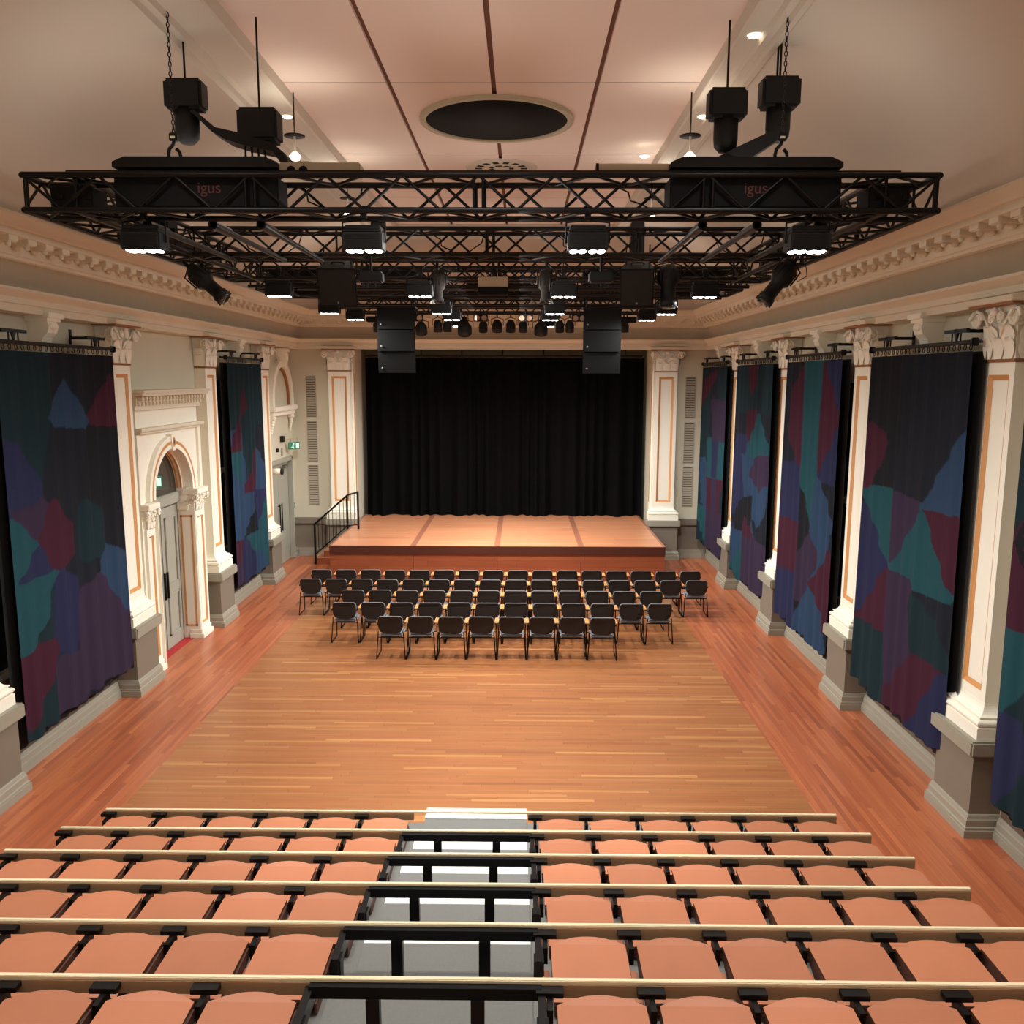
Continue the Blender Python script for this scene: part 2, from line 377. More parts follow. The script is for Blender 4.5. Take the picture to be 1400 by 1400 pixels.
# baseboards and dado between pilasters
SKP = [(.10, 0), (.10, .09), (.088, .092), (.088, .12), (.072, .13), (.07, .2), (.06, .215), (.05, .25), (.04, .26), (0, .26)]
def skirt(b, side, y0, y1, mat='dado_skirting'):
    vs = []
    for d, z in SKP:
        x = XR-d if side == 'R' else XL+d
        vs += [(x, y0, z), (x, y1, z)]
    b.add(vs, [(i*2, i*2+1, i*2+3, i*2+2) for i in range(len(SKP)-1)], mat)
    for k in (0, 1): b.add(vs[k::2]+[((XR if side == 'R' else XL), (y0, y1)[k], 0)], [tuple(range(len(SKP)+1))], mat)
b = MB()
for a, c in ((YN, 9.02), (9.98, 12.8), (13.76, 16.74), (17.7, 20.56), (21.52, YB)): skirt(b, 'R', a, c)
struct(b, 'baseboard_right')
b = MB()
for a, c in ((YN, 9.07), (10.03, 13.15), (18.03, 20.79), (24.1, YB)): skirt(b, 'L', a, c)
struct(b, 'baseboard_left')
b = MB()
for x0, x1 in ((XL+.1, -5.53), (4.46, XR-.1)):
    for d, z0, z1 in ((.10, 0, .09), (.085, .09, .12), (.06, .12, .21), (.035, .21, .25)): b.box(x0, x1, YB-d, YB, z0, z1, 'dado_skirting')
struct(b, 'baseboard_back')
b = MB()
for x0, x1 in ((XL, -5.5), (4.43, XR)):
    b.box(x0, x1, YB-.03, YB-.001, .25, .94, 'dado_paint'); b.box(x0, x1, YB-.10, YB-.001, .94, 1.12, 'dado_paint', .015)
struct(b, 'trim_2', 'taupe dado with a ledge on the back wall')
b = MB()
for a, c in ((5.3, 9.02), (9.98, 12.8), (13.76, 16.74), (17.7, 20.56), (21.52, YB-.03)): b.box(XR-.03, XR-.001, a, c, .25, 1.1, 'wainscot_brown')
struct(b, 'trim_3', 'brown dado below the right curtains')
b = MB()
for a, c in ((10.03, 13.15), (18.03, 20.79)): b.box(XL+.001, XL+.03, a, c, .25, 1.1, 'wainscot_brown')
struct(b, 'trim_4', 'brown dado below the left curtains')

# windows behind the curtains
wn = 0
def window(side, y0, y1):
    global wn; wn += 1
    s = -1 if side == 'L' else 1; X = XL if side == 'L' else XR
    b = MB(); z0, z1 = 1.25, 5.1
    for a, c, e, f in ((y0, y0+.09, z0, z1), (y1-.09, y1, z0, z1), (y0, y1, z0, z0+.09), (y0, y1, z1-.09, z1), ((y0+y1)/2-.04, (y0+y1)/2+.04, z0, z1), (y0, y1, 3.0, 3.09)):
        b.box(X+s*.08, X+s*.16, a, c, e, f, 'cream_plaster')
    w = struct(b, 'window_%d' % wn)
    b = MB(); b.box(X+s*.17, X+s*.19, y0, y1, z0, z1, 'glass_dark'); b.build('blind', w)
for a, c in rb: window('R', a, c)
window('L', 10.2, 12.9); window('L', 18.3, 20.6)

# ------------------------------------------------------------------ pilasters
def block(b, hw, d, z0, z1, mat, bev=0): b.box(-hw, hw, -d, .0, z0, z1, mat, bev)
def mould(b, hw, d, prof, mat, cap=True):
    """sweep an (outset, z) profile round the three free sides of a pilaster"""
    vs = []
    for e, z in prof: vs += [(-hw-e, 0, z), (-hw-e, -d-e, z), (hw+e, -d-e, z), (hw+e, 0, z)]
    b.add(vs, [(i*4+k, i*4+(k+1) % 4, i*4+4+(k+1) % 4, i*4+4+k) for i in range(len(prof)-1) for k in range(4)], mat)
    n = len(prof)-1; b.add(vs[:4], [(3, 2, 1, 0)], mat); b.add(vs[n*4:n*4+4], [(0, 1, 2, 3)], mat)
def volute(b, x, y, z, r, mat, ax):
    """spiral scroll seen face on; ax = direction of the scroll axis"""
    pts = []
    for i in range(15):
        t = i/14; a = t*3.6*math.pi; rr = r*(1-.78*t)
        u, w = math.cos(a)*rr, math.sin(a)*rr
        pts.append((x+u*ax[1], y-u*ax[0], z+w))
    b.path(pts, r*.2, mat, 5)
    b.ball((x, y, z), r*.3, r*.3, r*.3, mat, 6, 4)
def leaf(b, x, y, z, lw, H, out, mat, side=0):
    """curling acanthus leaf; side = 0 faces the room, -1/+1 face along the wall"""
    prof = [(0, .0, .55), (.25, .01, .85), (.5, .02, 1.0), (.72, .04, .9), (.88, .075, .7), (.96, .11, .5), (.90, .135, .3)]
    vs = []
    for t, o, w in prof:
        for k, rise in ((-1, 0), (-.5, .014), (0, .004), (.5, .014), (1, 0)):
            du = k*lw*w*.5; dn = o*out/.135+rise+.004
            vs.append((x+du, y-dn, z+H*t) if side == 0 else (x+side*dn, y+du, z+H*t))
    n = len(prof); b.add(vs, [(i*5+k, i*5+k+1, i*5+k+6, i*5+k+5) for i in range(n-1) for k in range(4)], mat, True)
def capital(par, hw, d, z0, z1, name='capital', mat='cream_plaster'):
    b = MB(); h = z1-z0; n = 6
    for i in range(n):      # bell
        t0, t1 = i/n, (i+1)/n; f = .02*hw*3*t1**2
        block(b, hw-.01+f, d-.01+f, z0+h*t0, z0+h*t1, mat)
    for zz, k, H, o in ((z0, 3, h*.42, .05), (z0+h*.22, 2, h*.44, .08)):
        for i in range(k): leaf(b, -hw+2*hw*(i+.5)/k, -d, zz, 2*hw/k*.95, H, o, mat)
        for sd in (-1, 1): leaf(b, sd*hw, -d*.5, zz, d*.9, H, o, mat, sd)
    r = h*.2
    for sd in (-1, 1):
        volute(b, sd*(hw+.05), -d-.07, z1-h*.23, r, mat, (0, 1))
        volute(b, sd*(hw+.07), -d-.03, z1-h*.23, r, mat, (1, 0))
        volute(b, sd*hw*.27, -d-.06, z1-h*.22, r*.62, mat, (0, 1))
        b.path([(sd*hw*.15, -d-.02, z0+h*.40), (sd*hw*.45, -d-.05, z0+h*.62), (sd*(hw-.02), -d-.06, z1-h*.08)], r*.16, mat, 5)
        b.path([(sd*(hw+.0), -d*.3, z0+h*.45), (sd*(hw+.03), -d*.6, z0+h*.65), (sd*(hw+.06), -d-.02, z1-h*.08)], r*.16, mat, 5)
    b.ball((0, -d-.08, z1-h*.10), .055, .035, h*.09, mat, 8, 5)
    return b.build(name, par)
def panel_shaft(b, hw, d, z0, z1, mg, mat='cream_plaster', gold='gold_paint', g=.058, rec=.03, mb2=None):
    """shaft with a sunk panel whose bevel is painted gold"""
    b.box(-hw, hw, -d+rec, 0, z0, z1, mat)
    b.box(-hw, -hw+mg, -d, -d+rec, z0, z1, mat); b.box(hw-mg, hw, -d, -d+rec, z0, z1, mat)
    b.box(-hw+mg, hw-mg, -d, -d+rec, z0, z0+mg*1.2, mat); b.box(-hw+mg, hw-mg, -d, -d+rec, z1-mg*1.6, z1, mat)
    xa, xb, za, zb = -hw+mg, hw-mg, z0+mg*1.2, z1-mg*1.6
    q = mb2 or b; o, i_ = [(xa, za), (xb, za), (xb, zb), (xa, zb)], [(xa+g, za+g), (xb-g, za+g), (xb-g, zb-g), (xa+g, zb-g)]
    vs = [(p[0], -d-.001, p[1]) for p in o]+[(p[0], -d+rec-.003, p[1]) for p in i_]
    q.add(vs, [(k, (k+1) % 4, 4+(k+1) % 4, 4+k) for k in range(4)], gold)
def pilaster(loc, rz, label, hw=.30, d=.22, mode=0):
    t = thing('pilaster', loc, label, 'pilaster', 'tall pilasters along the hall walls', rz)
    b = MB(); W2 = hw+.17; D = d+.20     # pedestal
    block(b, W2-.06, D-.07, 0, .95, 'dado_paint'); b.build('pedestal', t)
    b = MB()
    mould(b, W2+.01, D, [(0, 0), (0, .09), (-.012, .092), (-.012, .12), (-.028, .13), (-.03, .2), (-.04, .215), (-.05, .25), (-.058, .26)], 'dado_skirting')
    b.build('skirting', t)
    b = MB(); block(b, W2+.01, D, .95, 1.13, 'dado_skirting', .02); b.build('ledge', t)
    b = MB()
    pr = [(.12, 1.13), (.12, 1.27), (.10, 1.275)]+[(.088+.036*math.cos(a), 1.312+.036*math.sin(a)) for a in [-math.pi/2+math.pi*i/8 for i in range(9)]]
    pr += [(.075, 1.35), (.075, 1.368), (.086, 1.37), (.086, 1.385)]+[(.086-.084*math.sin(t), 1.385+.125*(1-math.cos(t))) for t in [math.pi/2*i/6 for i in range(1, 7)]]
    mould(b, hw, d, pr, 'cream_plaster')
    b.build('base', t)
    b = MB(); g = MB(); panel_shaft(b, hw, d, 1.51, 5.27, .095, mb2=g); s = b.build('shaft', t); q = g.build('gold_panel_edge', s); q['label'] = 'gold painted panel edge'
    b = MB(); block(b, hw+.02, d+.02, 5.25, 5.285, 'gold_dark', .01); b.build('neck_band', t)
    capital(t, hw+.02, d+.02, 5.285, 5.84)
    b = MB(); block(b, hw+.17, d+.19, 5.865, 5.93, 'cornice_plaster', .01); block(b, hw+.14, d+.16, 5.84, 5.865, 'gold_dark'); b.build('abacus', t)
    return t
desc = ['nearest the raked seating', 'second from the raked seating', 'third from the raked seating', 'nearest the stage']
p0 = pilaster((XR, PR[0], 0), -math.pi/2, 'cream and gold pilaster on the right wall, the one '+desc[0])
for i in range(1, 4): dup(p0, (XR, PR[i], 0), -math.pi/2, 'cream and gold pilaster on the right wall, the one '+desc[i])
ld = ['cut by the left picture edge', 'just before the arched doorway', 'just beyond the arched doorway', 'just before the grey double doors']
for i in range(4): dup(p0, (XL, PL[i], 0), math.pi/2, 'cream and gold pilaster on the left wall, '+ld[i])
dup(p0, (-5.06, YB, 0), 0, 'cream and gold pilaster on the back wall, left of the black stage curtain')
dup(p0, (4.02, YB, 0), 0, 'cream and gold pilaster on the back wall, right of the black stage curtain')
# gold-panelled jambs of the alcove
for x, s, nm in ((OX0, 1, 'left'), (OX1, -1, 'right')):
    b = MB(); b.box(x, x+s*.03, YB+.02, YB+.30, 1.2, 5.84, 'cream_plaster'); b.box(x+s*.03, x+s*.035, YB+.08, YB+.22, 1.6, 5.2, 'gold_paint')
    o = b.build('trim_%d' % (5 if s > 0 else 6)); tag(o, 'cream jamb panel at the %s side of the stage curtain' % nm, None, None, 'structure')

# scroll corbels under the architrave
def corbel(loc, rz, label):
    t = thing('scroll_corbel', loc, label, 'corbel', 'plaster corbels above the curtains', rz)
    b = MB(); b.box(-.20, .20, -.34, 0, 5.83, 5.90, 'cream_plaster', .01); b.box(-.17, .17, -.30, 0, 5.79, 5.83, 'cream_plaster'); b.build('cap', t)
    b = MB(); prof = [(0, 5.79), (-.27, 5.79), (-.29, 5.72), (-.26, 5.64), (-.20, 5.58), (-.17, 5.50), (-.16, 5.42), (-.12, 5.36), (0, 5.32)]
    b.prism([(-p[0], p[1]) for p in prof], -.12, .12, 'cream_plaster', 'YZ'); b.xf(Matrix.Scale(-1, 4, (0, 1, 0)))
    b.ball((0, -.27, 5.73), .13, .05, .05, 'cream_plaster'); b.ball((0, -.14, 5.42), .13, .05, .05, 'cream_plaster')
    b.build('scroll', t); return t
c0 = corbel((XR, 11.4, 0), -math.pi/2, 'cream scroll corbel above the nearest full curtain on the right')
dup(c0, (XR, 15.25, 0), -math.pi/2, 'cream scroll corbel above the second curtain on the right')
dup(c0, (XR, 19.1, 0), -math.pi/2, 'cream scroll corbel above the third curtain on the right')
dup(c0, (XR, 22.8, 0), -math.pi/2, 'cream scroll corbel above the right curtain beside the back wall')
dup(c0, (XL, 11.6, 0), math.pi/2, 'cream scroll corbel above the near left curtain')
dup(c0, (XL, 19.4, 0), math.pi/2, 'cream scroll corbel above the far left curtain')
# ------------------------------------------------------------------ arched portal on the left wall (local x along wall = world y, local -y = into room)
def inw(b): b.xf(Matrix.Translation((XL, 0, 0)) @ Matrix.Rotation(math.pi/2, 4, 'Z')); return b
# with this rotation local (u, -d, z) -> world (XL+d, u, z)
def arcband(b, cx, cz, r0, r1, d0, d1, mat, ez=1, a0=0, a1=math.pi, n=28):
    for i in range(n):
        t0, t1 = a0+(a1-a0)*i/n, a0+(a1-a0)*(i+1)/n
        pts = [(cx+r0*math.cos(t0), cz+ez*r0*math.sin(t0)), (cx+r1*math.cos(t0), cz+ez*r1*math.sin(t0)), (cx+r1*math.cos(t1), cz+ez*r1*math.sin(t1)), (cx+r0*math.cos(t1), cz+ez*r0*math.sin(t1))]
        b.prism(pts, -d0, -d1, mat)
t = thing('arched_portal', (XL, 15.51, 0), 'tall cream and gold arched door surround on the left wall', 'door surround')
def pput(b, name, par=t, label=None):
    b.xf(Matrix.Translation((0, -15.51, 0)) @ Matrix.Rotation(math.pi/2, 4, 'Z'))
    o = b.build(name, par)
    if label: o['label'] = label
    return o
b = MB()   # flat surround with the arch cut out
for i in range(24):
    t0, t1 = math.pi*i/24, math.pi*(i+1)/24
    x0, z0, x1, z1 = 15.51+.85*math.cos(t0), 2.98+.82*math.sin(t0), 15.51+.85*math.cos(t1), 2.98+.82*math.sin(t1)
    b.prism([(x0, z0), (x1, z1), (x1, 4.12), (x0, 4.12)], 0, -.12, 'cream_plaster')
b.box(14.12, 14.66, -.12, 0, 0, 4.12, 'cream_plaster'); b.box(16.36, 16.95, -.12, 0, 0, 4.12, 'cream_plaster')
b.box(14.12, 14.24, -.17, -.12, 0, 4.12, 'cream_plaster'); b.box(16.83, 16.95, -.17, -.12, 0, 4.12, 'cream_plaster')
pput(b, 'surround')
b = MB()   # head: moulding, frieze block, dentilled cornice
b.box(14.2, 16.9, -.20, 0, 4.12, 4.17, 'cornice_plaster', .01); b.box(14.12, 16.96, -.26, 0, 4.17, 4.23, 'cornice_plaster', .01)
b.box(14.2, 16.9, -.13, 0, 4.23, 4.52, 'cream_plaster')
b.box(14.12, 16.96, -.18, 0, 4.52, 4.60, 'cornice_plaster')
for i in range(20): b.box(14.15+i*.142, 14.22+i*.142, -.24, -.16, 4.60, 4.66, 'cornice_plaster', .008)
for i in range(20): b.box(14.15+i*.142, 14.22+i*.142, -.30, -.16, 4.68, 4.75, 'cornice_plaster', .01)
b.box(14.12, 16.96, -.20, 0, 4.60, 4.76, 'cornice_plaster')
b.box(14.02, 17.0, -.36, 0, 4.76, 4.81, 'cornice_plaster', .01); b.box(13.98, 17.03, -.40, 0, 4.81, 4.86, 'cornice_plaster', .015)
pput(b, 'head_cornice')
b = MB(); arcband(b, 15.51, 2.98, .85, .93, .12, .20, 'cream_plaster', .97); arcband(b, 15.51, 2.98, .99, 1.08, .12, .20, 'cream_plaster', .97)
arcband(b, 15.51, 2.98, .93, .99, .12, .185, 'cream_plaster', .97); ar = pput(b, 'archivolt')
b = MB(); arcband(b, 15.51, 2.98, .932, .988, .185, .199, 'gold_paint', .97); pput(b, 'gold_inset', ar)
b = MB(); b.prism([(15.45, 3.77), (15.57, 3.77), (15.61, 4.06), (15.41, 4.06)], -.12, -.225, 'cream_plaster'); b.xf(Matrix.Identity(4)); 
b.lathe((15.51, -.225, 3.92), [(.035, 0), (.05, -.012), (.065, 0)], 'gold_paint', 14, 'Y', .8, 1.4); pput(b, 'keystone')
for u0, u1, nm in ((14.18, 14.5, 'near'), (16.36, 16.80, 'far')):
    b = MB(); g = MB(); uc, hw = (u0+u1)/2, (u1-u0)/2
    panel_shaft(b, hw, .22, .2, 2.52, .07, g=.035, rec=.025, mb2=g)
    b.xf(Matrix.Translation((uc, 0, 0))); g.xf(Matrix.Translation((uc, 0, 0)))
    pr = pput(b, 'pier'); pput(g, 'gold_inset', pr)
    b = MB(); b.box(u0-.05, u1+.05, -.28, 0, 0, .10, 'cream_plaster', .01); b.box(u0-.03, u1+.03, -.25, 0, .10, .2, 'cream_plaster', .02); pput(b, 'pier_base')
    c = MB(); e = bpy.data.objects.new('tmp', None)
    cc = capital(None, hw, .22, 2.54, 2.86, 'pier_capital')
    me = cc.data; me.transform(Matrix.Translation((0, -15.51+uc, 0)) @ Matrix.Rotation(math.pi/2, 4, 'Z')); cc.parent = t
    b = MB(); b.box(u0-.07, u1+.07, -.31, 0, 2.86, 2.96, 'cream_plaster', .01); pput(b, 'impost')
b = MB(); g = MB()    # jamb panels in the reveal
for u, s in ((14.66, 1), (16.36, -1)):
    b.box(u, u+s*.02, -.21, .12, 0, 2.98, 'cream_plaster'); g.box(u+s*.02, u+s*.025, -.16, -.125, .25, 2.45, 'gold_paint'); g.box(u+s*.02, u+s*.025, .04, .075, .25, 2.45, 'gold_paint')
    g.box(u+s*.02, u+s*.025, -.16, .075, .25, .285, 'gold_paint'); g.box(u+s*.02, u+s*.025, -.16, .075, 2.415, 2.45, 'gold_paint')
    b.box(u-s*.01, u+s*.05, -.1, .12, 2.55, 2.98, 'cream_plaster', .01)
arcband(b, 15.51, 2.98, .81, .86, .0, -.12, 'cream_plaster', .97)
arcband(g, 15.51, 2.98, .80, .812, -.0, -.03, 'gold_paint', .97); arcband(g, 15.51, 2.98, .80, .812, -.07, -.10, 'gold_paint', .97)
j = pput(b, 'jamb'); pput(g, 'gold_inset', j)
# door 1 in the portal
b = MB(); b.box(14.66, 16.36, .34, .42, 0, 2.75, 'door_dark'); 
for u0, u1 in ((14.74, 15.49), (15.53, 16.28)):
    b.box(u0, u1, .31, .35, .02, 2.68, 'door_grey')
    for z0, z1 in ((.25, 1.05), (1.2, 2.5)):
        for a in ((u0+.12, u1-.12, z0, z0+.04), (u0+.12, u1-.12, z1-.04, z1), (u0+.12, u0+.16, z0, z1), (u1-.16, u1-.12, z0, z1)): b.box(a[0], a[1], .28, .31, a[2], a[3], 'door_grey', .008)
b.box(14.66, 16.36, .24, .36, 2.72, 2.92, 'door_grey', .02)
b.xf(Matrix.Translation((0, -.2, 0))); d1 = struct(inw(b), 'door_1')
b = MB(); b.box(14.66, 16.36, .12, .14, 2.92, 3.85, 'glass_dark'); inw(b).build('fanlight', d1)
b = MB(); b.box(15.44, 15.46, .04, .08, 1.0, 1.5, 'black_metal'); b.box(15.56, 15.58, .04, .08, 1.0, 1.5, 'black_metal'); inw(b).build('door_handle', d1)
b = MB(); b.box(14.66, 16.36, -.06, .30, .001, .012, 'red_carpet'); tag(inw(b).build('door_mat'), 'red carpet strip on the threshold of the arched doorway', 'mat')
def exit_sign(loc, rz, label):
    t = thing('exit_sign', loc, label, 'sign', None, rz)
    b = MB(); b.box(-.17, .17, -.02, .02, -.1, .1, 'exit_green', .006); b.build('panel', t)
    b = MB(); s = -.024   # running figure and arrow
    b.ball((-.02, s, .055), .018, .004, .018, 'exit_white')
    for p, q, r in (((-.03, .035), (-.05, -.01), .016), ((-.05, -.01), (-.02, -.04), .010), ((-.02, -.04), (-.03, -.08), .009), ((-.05, -.01), (-.08, -.045), .010), ((-.08, -.045), (-.11, -.045), .008), ((-.035, .03), (.0, .01), .008), ((-.035, .03), (-.075, .015), .008)):
        b.tube((p[0], s, p[1]), (q[0], s, q[1]), r, 'exit_white', 5)
    b.prism([(.05, -.07), (.14, -.07), (.14, .07), (.05, .07)], s, s+.004, 'exit_white'); b.build('pictogram', t)
    b = MB(); b.tube((-.1, 0, .1), (-.1, 0, .22), .006, 'grey_metal', 5); b.tube((.1, 0, .1), (.1, 0, .22), .006, 'grey_metal', 5); b.build('hanger', t)
    return t
exit_sign((XL-.12, 15.35, 3.2), math.pi*.35, 'green running-man exit sign hanging inside the arched doorway')
# niche above the double door
t2 = thing('arched_niche', (XL, 23.2, 0), 'cream arched blind niche above the grey double doors', 'niche')
def nput(b, name, par=t2, label=None):
    b.xf(Matrix.Translation((0, -23.2, 0)) @ Matrix.Rotation(math.pi/2, 4, 'Z'))
    o = b.build(name, par)
    if label: o['label'] = label
    return o
b = MB(); arcband(b, 23.2, 4.5, .86, 1.02, 0, .14, 'cream_plaster', 1.0); b.box(22.18, 22.34, -.14, 0, 4.33, 4.5, 'cream_plaster'); b.box(24.06, 24.22, -.14, 0, 4.33, 4.5, 'cream_plaster'); nput(b, 'arch_moulding')
b = MB(); arcband(b, 23.2, 4.5, .80, .86, 0, .07, 'gold_dark', 1.0); b.box(24.0, 24.06, -.07, 0, 4.33, 4.5, 'gold_dark'); nput(b, 'gold_inset')
b = MB(); b.box(22.05, 24.33, -.22, 0, 4.2, 4.33, 'cream_plaster', .02); b.box(22.15, 24.25, -.15, 0, 4.08, 4.2, 'cream_plaster', .02); nput(b, 'ledge')
b = MB()
for u in (22.3, 24.1):
    b.box(u-.1, u+.1, -.15, 0, 3.98, 4.08, 'cream_plaster', .02)
    for k in range(5): b.ball((u, -.08+.012*k, 3.93-.07*k), .09-.013*k, .06-.008*k, .05, 'cream_plaster')
nput(b, 'scroll_bracket')
b = MB(); b.prism([(23.1, 5.42), (23.3, 5.42), (23.36, 5.75), (23.04, 5.75)], -.02, -.24, 'cream_plaster'); b.box(23.0, 23.4, -.3, 0, 5.75, 5.84, 'cream_plaster', .02); b.ball((23.2, -.24, 5.6), .09, .06, .14, 'cream_plaster'); nput(b, 'keystone')
# door 2, grey double doors
b = MB()
for a in ((21.93, 22.03, 0, 2.92), (24.03, 24.13, 0, 2.92), (21.93, 24.13, 2.80, 2.92)): b.box(a[0], a[1], -.07, .06, a[2], a[3], 'door_grey', .01)
b.box(22.0, 23.02, .06, .11, 0.01, 2.8, 'door_grey', .004); b.box(23.03, 24.05, .06, .11, 0.01, 2.8, 'door_grey', .004)
b.box(21.9, 24.15, .12, .2, 0, 2.9, 'door_dark')
d2 = struct(inw(b), 'door_2')
b = MB()
for u in (22.93, 23.12): b.tube((u, .0, .95), (u, .0, 1.7), .018, 'black_metal'); b.tube((u, 0, 1.0), (u, .07, 1.0), .012, 'black_metal'); b.tube((u, 0, 1.65), (u, .07, 1.65), .012, 'black_metal')
inw(b).build('door_handle', d2)
b = MB(); b.box(23.5, 23.8, -.03, .06, 2.62, 2.7, 'grey_metal'); b.tube((23.5, -.02, 2.66), (23.2, .03, 2.68), .012, 'grey_metal'); inw(b).build('door_closer', d2)
b = MB(); b.box(24.18, 24.27, -.06, 0, 1.42, 1.56, 'green_box', .01); b.box(24.2, 24.25, -.07, -.06, 1.46, 1.52, 'exit_white'); tag(inw(b).build('door_release'), 'small green emergency door release beside the grey doors', 'switch')
exit_sign((XL+.22, 23.75, 3.22), math.pi/4, 'green exit sign projecting over the grey double doors')
b = MB(); b.box(23.15, 23.3, -.1, 0, 3.36, 3.52, 'black_plastic', .01); b.tube((23.3, -.08, 3.42), (23.75, -.16, 3.42), .015, 'cream_box'); tag(inw(b).build('sign_bracket'), 'small dark box and arm holding the exit sign', 'bracket')
b = MB(); b.box(23.2, 23.3, -.04, 0, 2.98, 3.2, 'vent_grey', .01); tag(inw(b).build('wall_sensor'), 'small grey sensor box above the double doors', 'sensor')
b = MB(); b.box(22.75, 22.83, -.06, 0, 3.12, 3.22, 'black_plastic', .01); tag(inw(b).build('wall_camera'), 'tiny black box left of the sensor above the doors', 'sensor')
# small wall projector on pilaster by the doors
t = thing('wall_spotlight', (XL+.30, 21.72, 2.72), 'small white spotlight on the side of the pilaster by the doors', 'spotlight')
b = MB(); b.lathe((0, 0, 0), [(.0, -.12), (.07, -.12), (.08, .02), (.075, .1), (.0, .1)], 'cream_plaster', 12, 'X'); b.build('body', t)
b = MB(); b.lathe((.1, 0, 0), [(0, 0), (.08, 0), (.08, .05), (0, .05)], 'black_plastic', 12, 'X'); b.build('lens', t)

# ------------------------------------------------------------------ louvred vents on the back wall
def vent(loc, h, label):
    t = thing('wall_vent', loc, label, 'vent', 'louvred vents on the back wall')
    b = MB(); w = .14
    b.box(-w, w, -.004, .0, 0, h, 'vent_dark')
    for a in ((-w, -w+.015, 0, h), (w-.015, w, 0, h), (-w, w, 0, .015), (-w, w, h-.015, h)): b.box(a[0], a[1], -.02, 0, a[2], a[3], 'vent_grey')
    b.build('frame', t)
    b = MB(); n = 16
    for i in range(n):
        z = .03+(h-.05)*i/n; b.add([(-w+.015, -.016, z), (w-.015, -.016, z), (w-.015, -.004, z+(h-.05)/n*.72), (-w+.015, -.004, z+(h-.05)/n*.72)], [(0, 1, 2, 3)], 'vent_grey')
    tag(b.build('slats', t), 'grey slats'); return t
for x, sd in ((-5.9, 'left'), (4.73, 'right')):
    for z, nm in ((3.98, 'topmost'), (2.72, 'middle'), (1.48, 'lowest')):
        vent((x, YB, z), 1.14, 'grey louvred vent on the back wall, %s of the %s stack' % (nm, sd))

